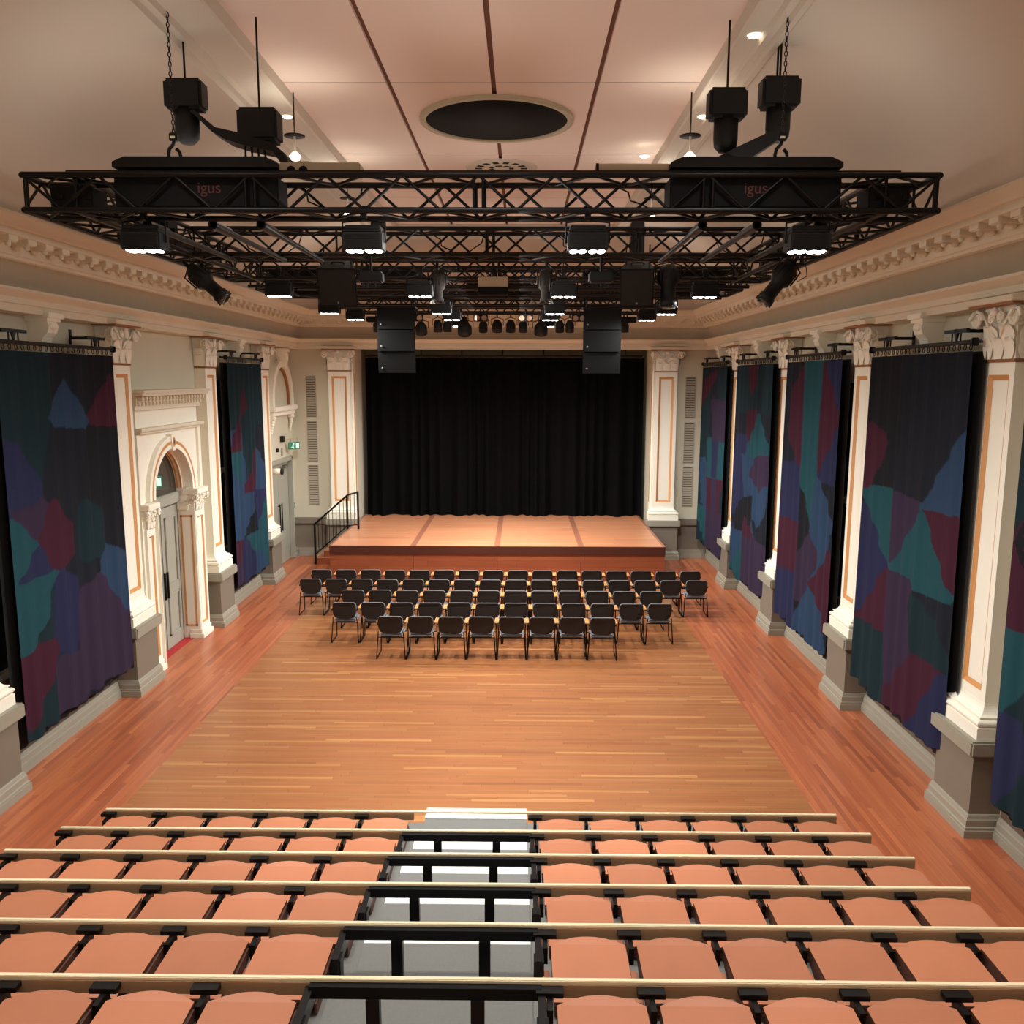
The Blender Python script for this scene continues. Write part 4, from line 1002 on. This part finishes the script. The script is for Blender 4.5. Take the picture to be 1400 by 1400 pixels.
# speakers
def speaker(loc, w, h, d, tilt, label, name='loudspeaker', rz=0, handle=True):
    t = thing(name, loc, label, 'loudspeaker', None, rz)
    M_ = Matrix.Rotation(tilt, 4, 'X')
    b = MB()
    p = [(-w/2, -d/2), (w/2, -d/2), (w/2*.62, d/2), (-w/2*.62, d/2)]
    b.prism(p, 0, -h, 'black_box', 'XY'); b.xf(M_); b.build('cabinet', t)
    b = MB(); b.box(-w/2+.02, w/2-.02, -d/2-.012, -d/2, -h+.02, -.02, 'black_plastic', .005); b.xf(M_); b.build('grille', t)
    if handle: b = MB(); b.path([(-.10, 0, .0), (-.08, 0, .03), (.08, 0, .03), (.10, 0, 0)], .014, 'black_metal'); b.xf(M_); b.build('handle', t)
    b = MB(); b.lathe((.0, -d/2-.014, -h+.06), [(0, 0), (.018, 0), (.018, -.005), (0, -.005)], 'grey_metal', 8, 'Y'); b.xf(M_); b.build('badge', t)
    b = MB()
    for s in (-1, 1): b.tube((s*w*.35, 0, -.02), (s*w*.35, 0, .30), .012, 'black_metal', 6)
    b.build('hanging_bracket', t); return t
speaker((-2.90, 14.0, 6.84), .60, .60, .5, R_(22), 'black wedge loudspeaker tilted down, left of the rig centre', rz=R_(4))
speaker((1.82, 14.0, 6.84), .52, .60, .5, R_(22), 'black wedge loudspeaker tilted down, right of the rig centre', rz=R_(-8))
for x, nm in ((-2.55, 'left'), (1.64, 'right')):
    t = thing('speaker_column', (x, 18.15, 6.48), 'tall black hanging loudspeaker stack in front of the stage curtain, %s one' % nm, 'loudspeaker', 'hanging loudspeaker stacks')
    for k in range(3):
        b = MB(); b.prism([(-.385, -.25), (.385, -.25), (.25, .25), (-.25, .25)], -k*.43, -.43-k*.43, 'black_box', 'XY')
        b.xf(Matrix.Translation((0, -.03*k, 0)) @ Matrix.Rotation(R_(3*k), 4, 'X')); o = b.build('cabinet', t)
        b = MB(); b.box(-.37, .37, -.262, -.25, -.425-k*.43, -.005-k*.43, 'black_box', .003); b.ball((-.3, -.265, -.33-k*.43), .02, .008, .02, 'grey_metal'); b.xf(Matrix.Translation((0, -.03*k, 0)) @ Matrix.Rotation(R_(3*k), 4, 'X')); b.build('grille', o)
    b = MB(); b.box(-.40, .40, -.26, .26, .0, .025, 'black_metal', .005); b.tube((-.3, 0, 0), (-.3, 0, .22), .015, 'black_metal'); b.tube((.3, 0, 0), (.3, 0, .22), .015, 'black_metal'); b.build('rigging_frame', t)

# profile spots and pars
def profile(loc, rx, rz, label, L=.62, r=.10, mat='black_plastic'):
    t = thing('profile_spotlight', loc, label, 'stage light', None, rz)
    Mx = Matrix.Rotation(rx, 4, 'X')
    b = MB(); b.lathe((0, 0, 0), [(0, .22), (r*.75, .22), (r*1.15, .12), (r*1.15, -.05), (r*.8, -.10), (r*.8, -L*.45), (r*.95, -L*.47), (r*.95, -L*.6), (0, -L*.6)], mat, 14, 'Z'); 
    for i in range(10):
        a = i*math.pi/5; b.box(r*1.13*math.cos(a)-.008, r*1.13*math.cos(a)+.008, r*1.13*math.sin(a)-.008, r*1.13*math.sin(a)+.008, -.04, .14, mat)
    for i in range(10):
        a = i*math.pi/5; b.ball((r*.95*math.cos(a), r*.95*math.sin(a), -L*.6), .014, .014, .014, mat, 5, 4)
    b.xf(Mx); b.build('barrel', t)
    b = MB(); b.lathe((0, 0, -L*.61), [(0, 0), (r*.8, 0), (r*.8, -.005), (0, -.005)], 'glass_dark', 14, 'Z'); b.xf(Mx); b.build('lens', t)
    b = MB(); b.path([(-r*1.35, 0, 0), (-r*1.35, 0, .22), (0, 0, .27), (r*1.35, 0, .22), (r*1.35, 0, 0)], .012, 'black_metal'); b.tube((0, 0, .27), (0, 0, .36), .025, 'black_metal'); b.build('yoke', t)
    b = MB(); b.path([(0, 0, .2), (r*1.8, .03, .12), (r*2.2, 0, .25), (r*1.2, 0, .36)], .006, 'black_plastic', 4); b.build('cable', t)
    return t
profile((-4.32, 12.0, 6.38), 0, 0, 'black profile spotlight slanting inward at the left of the near rig frame', .66, .115).rotation_euler = (0, R_(-50), R_(-10))
profile((3.50, 12.0, 6.41), 0, 0, 'black profile spotlight slanting inward at the right of the near rig frame', .66, .12).rotation_euler = (0, R_(38), R_(10))
profile((-3.18, 14.3, 6.55), R_(-12), 0, 'brown-black spotlight just left of the left wedge loudspeaker', .5, .09, 'case_brown')
profile((-1.36, 14.3, 6.56), R_(-8), 0, 'brown spotlight hanging left of the small grey box', .5, .11, 'case_brown')
profile((.40, 14.3, 6.56), R_(-8), 0, 'brown spotlight hanging right of the small grey box', .5, .11, 'case_brown')
profile((2.32, 14.1, 6.62), R_(-6), 0, 'large black moving light right of the right wedge loudspeaker', .72, .15)
def par(loc, rx, rz, label, r=.12):
    t = thing('par_can', loc, label, 'stage light', None, rz)
    b = MB(); b.lathe((0, 0, 0), [(0, .14), (r*.6, .13), (r, .02), (r, -.16), (r*.92, -.16), (r*.9, -.05), (0, -.05)], 'black_plastic', 14, 'Z')
    b.xf(Matrix.Rotation(rx, 4, 'X')); b.build('can', t)
    b = MB(); b.path([(-r*1.2, 0, 0), (-r*1.2, 0, .15), (0, 0, .2), (r*1.2, 0, .15), (r*1.2, 0, 0)], .01, 'black_metal', 5); b.tube((0, 0, .2), (0, 0, .3), .02, 'black_metal', 5); b.build('yoke', t); return t
pars = [(-2.52, .6, .15), (-2.1, .2, .11), (-1.86, .0, .11), (-1.43, .7, .18), (-.96, -.3, .11), (-.61, .3, .13), (-.27, -.2, .12), (.04, .3, .11), (.49, .5, .17), (.96, -.2, .11), (1.21, .3, .11), (-3.6, .2, .13), (2.56, .1, .13), (-2.9, 0, .1)]
pars.sort()
for i, (x, rx, r) in enumerate(pars):
    par((x, 22.1, 6.38-.06*(r > .14)), rx, 0, 'black par can under the rearmost truss, %s from the left' % ORD[i], r)['group'] = 'par cans under the rearmost truss'
for i, x in enumerate((-2.48, -.96, .1, 1.35)):
    t = thing('twin_blinder', (x, 20.75, 6.46), 'small two-lens lamp facing the hall, %s from the left' % ORD[i], 'stage light', 'two-lens lamps on the stage truss')
    b = MB(); b.box(-.17, .17, -.06, .06, -.07, .09, 'black_plastic', .01); b.build('housing', t)
    for s in (-1, 1): b = MB(); b.lathe((s*.085, -.06, .01), [(.065, 0), (.06, -.02), (.045, -.008), (0, -.012)], 'lamp_lens', 12, 'Y'); b.build('lens', t)
    b = MB(); b.tube((0, 0, .09), (0, 0, .24), .02, 'black_metal', 5); b.build('clamp', t)
for x, y, nm in ((-3.7, 22.0, 'left'), (2.42, 22.0, 'right')):
    b = MB(); b.box(-.22, .22, -.12, .12, 0, .13, 'black_box', .01); b.tube((0, 0, .13), (0, 0, .28), .02, 'black_metal', 5); o = b.build('dimmer_box'); o.location = (x+.15, y-.5, 6.42); tag(o, 'flat black dimmer box at the %s end of the rearmost truss' % nm, 'box')
# small pale control box in the middle
t = thing('control_box', (-.46, 14.35, 6.52), 'pale grey control box with cables in the middle of the rig', 'box')
b = MB(); b.box(-.24, .24, -.08, .08, 0, .16, 'cream_box', .01); b.build('housing', t)
b = MB(); b.box(-.24, .24, -.09, .09, -.12, 0, 'black_box', .01); b.build('lower_panel', t)
b = MB()
for i in range(5): b.path([(-.18+i*.09, -.09, .16), (-.2+i*.1, -.12, .22), (-.12+i*.05, -.05, .3)], .006, 'black_plastic', 4)
b.build('cables', t)
# hanging pod lights under the second truss
for x, y, nm in ((-2.0, 11.8, 'left'), (1.05, 11.8, 'right')):
    b = MB(); b.box(-.16, .16, -.1, .1, 0, .14, 'black_plastic', .02)
    for i in range(5): b.tube((-.1+i*.05, 0, 0), (-.11+i*.055, 0, -.06), .008, 'black_plastic', 4)
    b.tube((0, 0, .14), (0, 0, .34), .02, 'black_metal', 5); o = b.build('cable_breakout'); o.location = (x, y, 6.32); tag(o, 'small black breakout box with plugs under the second truss, %s' % nm, 'box')
# masts behind the speakers
for x, nm in ((-2.15, 'left'), (1.72, 'right')):
    b = MB(); b.box(-.1, .1, -.1, .1, 0, .5, 'black_metal', .01); o = b.build('truss_sleeve'); o.location = (x, 13.4, 6.86); tag(o, 'square black sleeve post beside the %s wedge loudspeaker' % nm, 'post')

# branded cable-carrier boxes on the front truss, hoists, chains
def text(s, size, mat, parent, loc, rot):
    c = bpy.data.curves.new('lettering', 'FONT'); c.body = s; c.size = size; c.extrude = .002; c.align_x = 'CENTER'
    tmp = bpy.data.objects.new('tmp', c); me = bpy.data.meshes.new_from_object(tmp); bpy.data.objects.remove(tmp); me.materials.clear(); me.materials.append(MC[mat])
    o = bpy.data.objects.new('lettering', me); COL.objects.link(o); o.parent = parent; o.location = loc; o.rotation_euler = rot
    return o
for x0, x1, hx, nm in ((-4.02, -2.40, -3.46, 'left'), (1.45, 3.12, 2.56, 'right')):
    w = x1-x0
    t = thing('cable_carrier_box', ((x0+x1)/2, 9.03, TZ+.04), 'long black cable carrier housing lettered igus inside the front truss, %s end' % nm, 'cable carrier', 'cable carrier housings')
    b = MB(); b.box(-w/2, w/2, -.18, .18, 0, TH-.04, 'black_box', .01); b.build('housing', t)
    b = MB(); b.prism([(-w/2, TH+.04), (-w/2, TH+.09), (-w/2+.12, TH+.14), (w/2-.12, TH+.14), (w/2, TH+.09), (w/2, TH+.04)], -.2, .2, 'black_plastic'); b.build('lid', t)
    text('igus', .155, 'brand_red', t, (.13 if nm == 'left' else 0, -.184, .13), (math.pi/2, 0, 0))
    # chain with hook
    k = thing('chain_hook', (hx, 9.0, 7.16), 'black hoist chain and swivel hook above the front truss, %s one' % nm, 'hook', 'hoist hooks')
    b = MB(); b.path([(0, 0, .23), (-.01, 0, .19), (-.05, 0, .15), (-.062, 0, .09), (-.045, 0, .03), (0, 0, .0), (.045, 0, .02), (.062, 0, .07), (.05, 0, .12), (.02, 0, .15)], .018, 'black_metal', 8); b.build('hook', k)
    b = MB(); b.box(-.04, .04, -.03, .03, .22, .30, 'black_metal', .008); b.box(-.022, .022, -.033, -.03, .245, .265, 'cream_box'); b.build('swivel_block', k)
    b = MB(); b.path([(.0, 0, .03), (.0, 0, -.09)], .02, 'grey_metal'); b.build('shackle', k)
    b = MB()
    for i in range(26):
        z = .31+i*.045
        e = (0, 1) if i % 2 else (1, 0)
        b.path([(e[0]*.014*math.cos(a), e[1]*.014*math.cos(a), z+.026*math.sin(a)) for a in [2*math.pi*q/8 for q in range(9)]], .0055, 'chain_steel', 4)
    b.build('chain', k)
# hoist motors, and the cable-carrier arms folding over them
def hoist(loc, label, boxy=0):
    t = thing('chain_hoist', loc, label, 'hoist', 'electric chain hoists')
    b = MB(); b.lathe((0, 0, 0), [(0, -.14), (.07, -.13), (.12, -.08), (.13, .0), (.13, .22), (0, .22)], 'black_plastic', 14, 'Z', 1, .8); b.build('body', t)
    b = MB(); b.box(-.2, .2, -.12, .12, .2, .5, 'black_plastic', .03); b.build('motor', t)
    b = MB(); b.tube((0, 0, .5), (0, 0, 8.78-loc[2]), .012, 'chain_steel', 6); b.build('suspension', t)
    return t
hoist((-3.54, 9.6, 7.64), 'black chain hoist with rounded bag, left of the left carrier arm')
hoist((2.68, 9.6, 7.66), 'black chain hoist above the right hook')
hoist((2.16, 9.7, 7.58), 'black ribbed chain hoist, the inner one on the right')
t = thing('carrier_arm', (-2.9, 9.6, 7.3), 'broad black cable carrier arm curving down to the left housing', 'cable carrier')
b = MB(); pr = [(-.52, .42), (-.3, .24), (-.02, .18), (.3, .08), (.42, -.02), (.46, -.12), (.36, -.1), (.3, .0), (.0, .06), (-.2, .12), (-.34, .2), (-.55, .4)]
b.prism([(x, z+.1) for x, z in pr], -.15, .15, 'black_plastic'); b.build('chain_band', t)
b = MB(); b.box(-.08, .34, -.14, .14, .22, .55, 'black_plastic', .03); b.build('motor_box', t)
b = MB()
for i in range(4): b.path([(0+i*.06, -.1, .2), (.0+i*.07, -.12, .05), (-.02+i*.08, -.1, -.08)], .012, 'black_plastic', 5)
b.build('cables', t)
b = MB(); b.tube((.13, 0, .55), (.13, 0, 1.46), .012, 'chain_steel', 6); b.build('suspension', t)
t = thing('carrier_arm', (2.35, 9.6, 7.3), 'straight black cable carrier arm rising right from the right housing', 'cable carrier')
b = MB(); b.prism([(-.42, -.06), (-.12, -.06), (.36, .26), (.34, .36), (-.1, .16), (-.42, .0)], -.12, .12, 'black_plastic'); b.build('chain_band', t)
b = MB(); b.tube((.3, 0, .3), (.3, 0, 1.46), .012, 'chain_steel', 6); b.build('suspension', t)
t = thing('equipment_case', (-2.0, 9.03, 7.055), 'cream box with two dark round openings lying on the front truss', 'box')
b = MB(); b.box(-.40, .40, -.12, .12, 0, .11, 'cream_box', .012); b.box(-.25, -.1, -.08, .08, .11, .13, 'cream_box', .01); b.build('housing', t)
b = MB()
for x in (-.28, -.16): b.lathe((x, -.121, .03), [(0, 0), (.045, 0), (.045, -.006), (0, -.006)], 'black_box', 12, 'Y')
b.build('openings', t)
t = thing('roller_tube', (1.08, 9.03, 7.12), 'pale cream tube with a dark end cap lying on the front truss', 'tube')
b = MB(); b.tube((-.32, 0, 0), (.38, 0, 0), .06, 'cream_box', 16); b.build('tube', t)
b = MB(); b.tube((-.345, 0, 0), (-.32, 0, 0), .064, 'black_box', 16); b.build('end_cap', t)

# loose cables draped on the rig
rc = random.Random(11)
def cable(p, q, sag, label, r=.009):
    b = MB(); p, q = Vector(p), Vector(q); n = 14
    pts = [p.lerp(q, i/n)+Vector((.03*math.sin(i*1.7), 0, -sag*4*(i/n)*(1-i/n)+.02*math.sin(i*2.3))) for i in range(n+1)]
    b.path([pt-p for pt in pts], r, 'black_plastic', 5); o = b.build('power_cable'); o.location = p; tag(o, label, 'cable', 'black cables looped along the rig'); return o
for i, (x, y, nm) in enumerate(((-2.3, 9.28, 'near the left carrier box'), (1.0, 9.28, 'left of the right carrier box'), (-1.2, 12.3, 'on the second truss, left'), (.5, 12.3, 'on the second truss, centre'), (2.6, 12.3, 'on the second truss, right'), (-2.6, 15.0, 'on the third truss, left'), (.2, 15.0, 'on the third truss, centre'), (3.0, 15.0, 'on the third truss, right'), (-3.9, 12.3, 'on the second truss, far left'))):
    cable((x, y, TZ+TH-.02), (x+rc.uniform(.5, .9), y+.02, TZ+TH-.02), rc.uniform(.15, .3), 'thin black cable looping '+nm)

# looms and distribution boxes riding inside the side and middle trusses
for x, y0, y1, nm in ((TX0+.25, 9.6, 14.2, 'left'), (TX1-.25, 9.6, 14.2, 'right')):
    b = MB()
    for k in range(4):
        b.path([(rc.uniform(-.12, .12), i*.46, .04+.05*k+.03*math.sin(i*1.3+k)) for i in range(int((y1-y0)/.46)+1)], .03, 'black_plastic', 6)
    o = b.build('cable_loom'); o.location = (x, y0, TZ); tag(o, 'thick bundle of black cables lying in the %s side truss of the near rig frame' % nm, 'cable', None, 'stuff')
i = 0
for x, y, w, h, nm in ((-4.45, 9.03, .4, .2, 'at the left end of the front truss'), (-4.45, 11.0, .3, .26, 'in the left side truss, near half'), (3.6, 9.03, .4, .2, 'at the right end of the front truss'), (3.62, 11.2, .3, .26, 'in the right side truss, near half'),
    (-4.1, 16.1, .9, .26, 'at the left end of the fourth truss'), (-4.2, 17.75, .8, .26, 'at the left end of the fifth truss'), (3.2, 16.1, .9, .26, 'at the right end of the fourth truss'), (3.25, 17.75, .8, .26, 'at the right end of the fifth truss'),
    (-2.4, 16.1, 1.0, .24, 'in the fourth truss, left of centre'), (1.6, 16.1, 1.0, .24, 'in the fourth truss, right of centre'), (-.45, 17.75, 1.3, .26, 'in the middle of the fifth truss')):
    t = thing('distribution_box', (x, y, TZ+.035), 'black power distribution box '+nm, 'box', 'power boxes in the rig')
    b = MB(); b.box(-w/2, w/2, -.16, .16, 0, h, 'black_box', .01); b.build('housing', t)
    for k in range(3): b = MB(); b.box(-w/2+.05+k*.14, -w/2+.11+k*.14, -.17, -.16, .08, .13, 'chain_steel'); b.build('connector', t)
for k, (x, z) in enumerate(((-1.6, 6.98), (.7, 6.98))):
    pass
for k in range(5):
    b = MB(); b.tube((-3.9+.0*k, 0, 0), (3.0, 0, 0), .022, 'chain_steel', 8); o = b.build('steel_pipe'); o.location = (0, (15.5, 16.9, 18.6, 19.4, 21.2)[k], (6.62, 6.6, 6.6, 6.62, 6.6)[k])
    tag(o, 'shiny dark steel pipe across the rig, %s from the camera' % ORD[k], 'pipe', 'cross pipes of the rig')
# ------------------------------------------------------------------ ceiling fittings
t = thing('ceiling_ring', (-.37, 13.15, 8.76), 'large round dark recess with pale rim in the ceiling panels', 'ceiling ring')
b = MB(); b.lathe((0, 0, 0), [(1.02, .0), (1.02, -.05), (1.10, -.05), (1.10, 0)], 'cream_box', 48, 'Z'); b.build('rim', t)
b = MB(); b.lathe((0, 0, -.004), [(0, -.02), (1.02, -.02), (1.02, 0)], 'black_box', 48, 'Z'); b.build('dark_disc', t)
t = thing('ceiling_vent', (-.37, 16.05, 8.76), 'round pierced air diffuser in the ceiling panels', 'vent')
b = MB(); b.lathe((0, 0, 0), [(0, -.015), (.62, -.015), (.64, 0)], 'ceiling_paint', 36, 'Z'); b.build('plate', t)
b = MB()
for i in range(14):
    a = 2*math.pi*i/14
    b.box(-.06, .06, -.05, .05, -.018, -.016, 'black_box'); b.xf(Matrix.Translation((.40*math.cos(a), .40*math.sin(a), 0)) @ Matrix.Rotation(a, 4, 'Z'), len(b.v)-8)
for i in range(7):
    a = 2*math.pi*i/7
    b.box(-.04, .04, -.06, .06, -.018, -.016, 'black_box'); b.xf(Matrix.Translation((.18*math.cos(a), .18*math.sin(a), 0)) @ Matrix.Rotation(a, 4, 'Z'), len(b.v)-8)
b.build('slots', t)
def pendant(loc, label):
    t = thing('pendant_uplight', loc, label, 'ceiling light', 'disc pendants on the ceiling soffit')
    b = MB(); b.lathe((0, 0, 0), [(0, 0), (.13, .0), (.13, .012), (0, .02)], 'black_metal', 20, 'Z'); b.build('disc', t)
    b = MB(); b.tube((0, 0, 0), (0, 0, -.2), .014, 'white_bar', 8); b.build('stem', t)
    b = MB(); b.lathe((0, 0, -.29), [(0, 0), (.05, .01), (.075, .05), (.03, .1), (0, .1)], 'pendant_glow', 12, 'Z'); o = b.build('lamp', t)
    b = MB(); b.tube((0, 0, .02), (0, 0, 8.58-loc[2]), .01, 'black_metal', 6); b.build('ceiling_rod', t)
    add_light('POINT', 'pendant_bulb', (loc[0], loc[1], loc[2]-.38), PEND, (1, .95, .85), shadow_soft_size=.06)
    add_light('SPOT', 'uplight_beam', (loc[0]+.0, loc[1], loc[2]+.05), PEND*2, (1, .95, .82), rot=(math.pi, 0, 0), spot_size=R_(150), spot_blend=.7, shadow_soft_size=.05)
    return t
pendant((-2.86, 11.4, 8.06), 'small disc pendant with bright lamp, left above the front truss')
pendant((2.10, 11.4, 8.06), 'small disc pendant with bright lamp, right above the front truss')
pendant((2.18, 15.2, 8.06), 'small disc pendant seen through the front truss, right of centre')
pendant((-2.95, 15.2, 8.06), 'small disc pendant seen through the front truss, left of centre')
for i, (x, y) in enumerate(((-3.2, 12.4), (2.45, 12.4), (1.95, 14.5), (2.4, 9.6))):
    b = MB(); b.lathe((0, 0, 0), [(0, -.01), (.06, -.01), (.075, 0)], 'pendant_glow', 14, 'Z'); o = b.build('recessed_downlight'); o.location = (x, y, 8.575)
    tag(o, 'tiny bright recessed lamp in the ceiling soffit, %s' % ('left one', 'beside the right pendant', 'inner right one', 'nearest right one')[i], 'ceiling light')
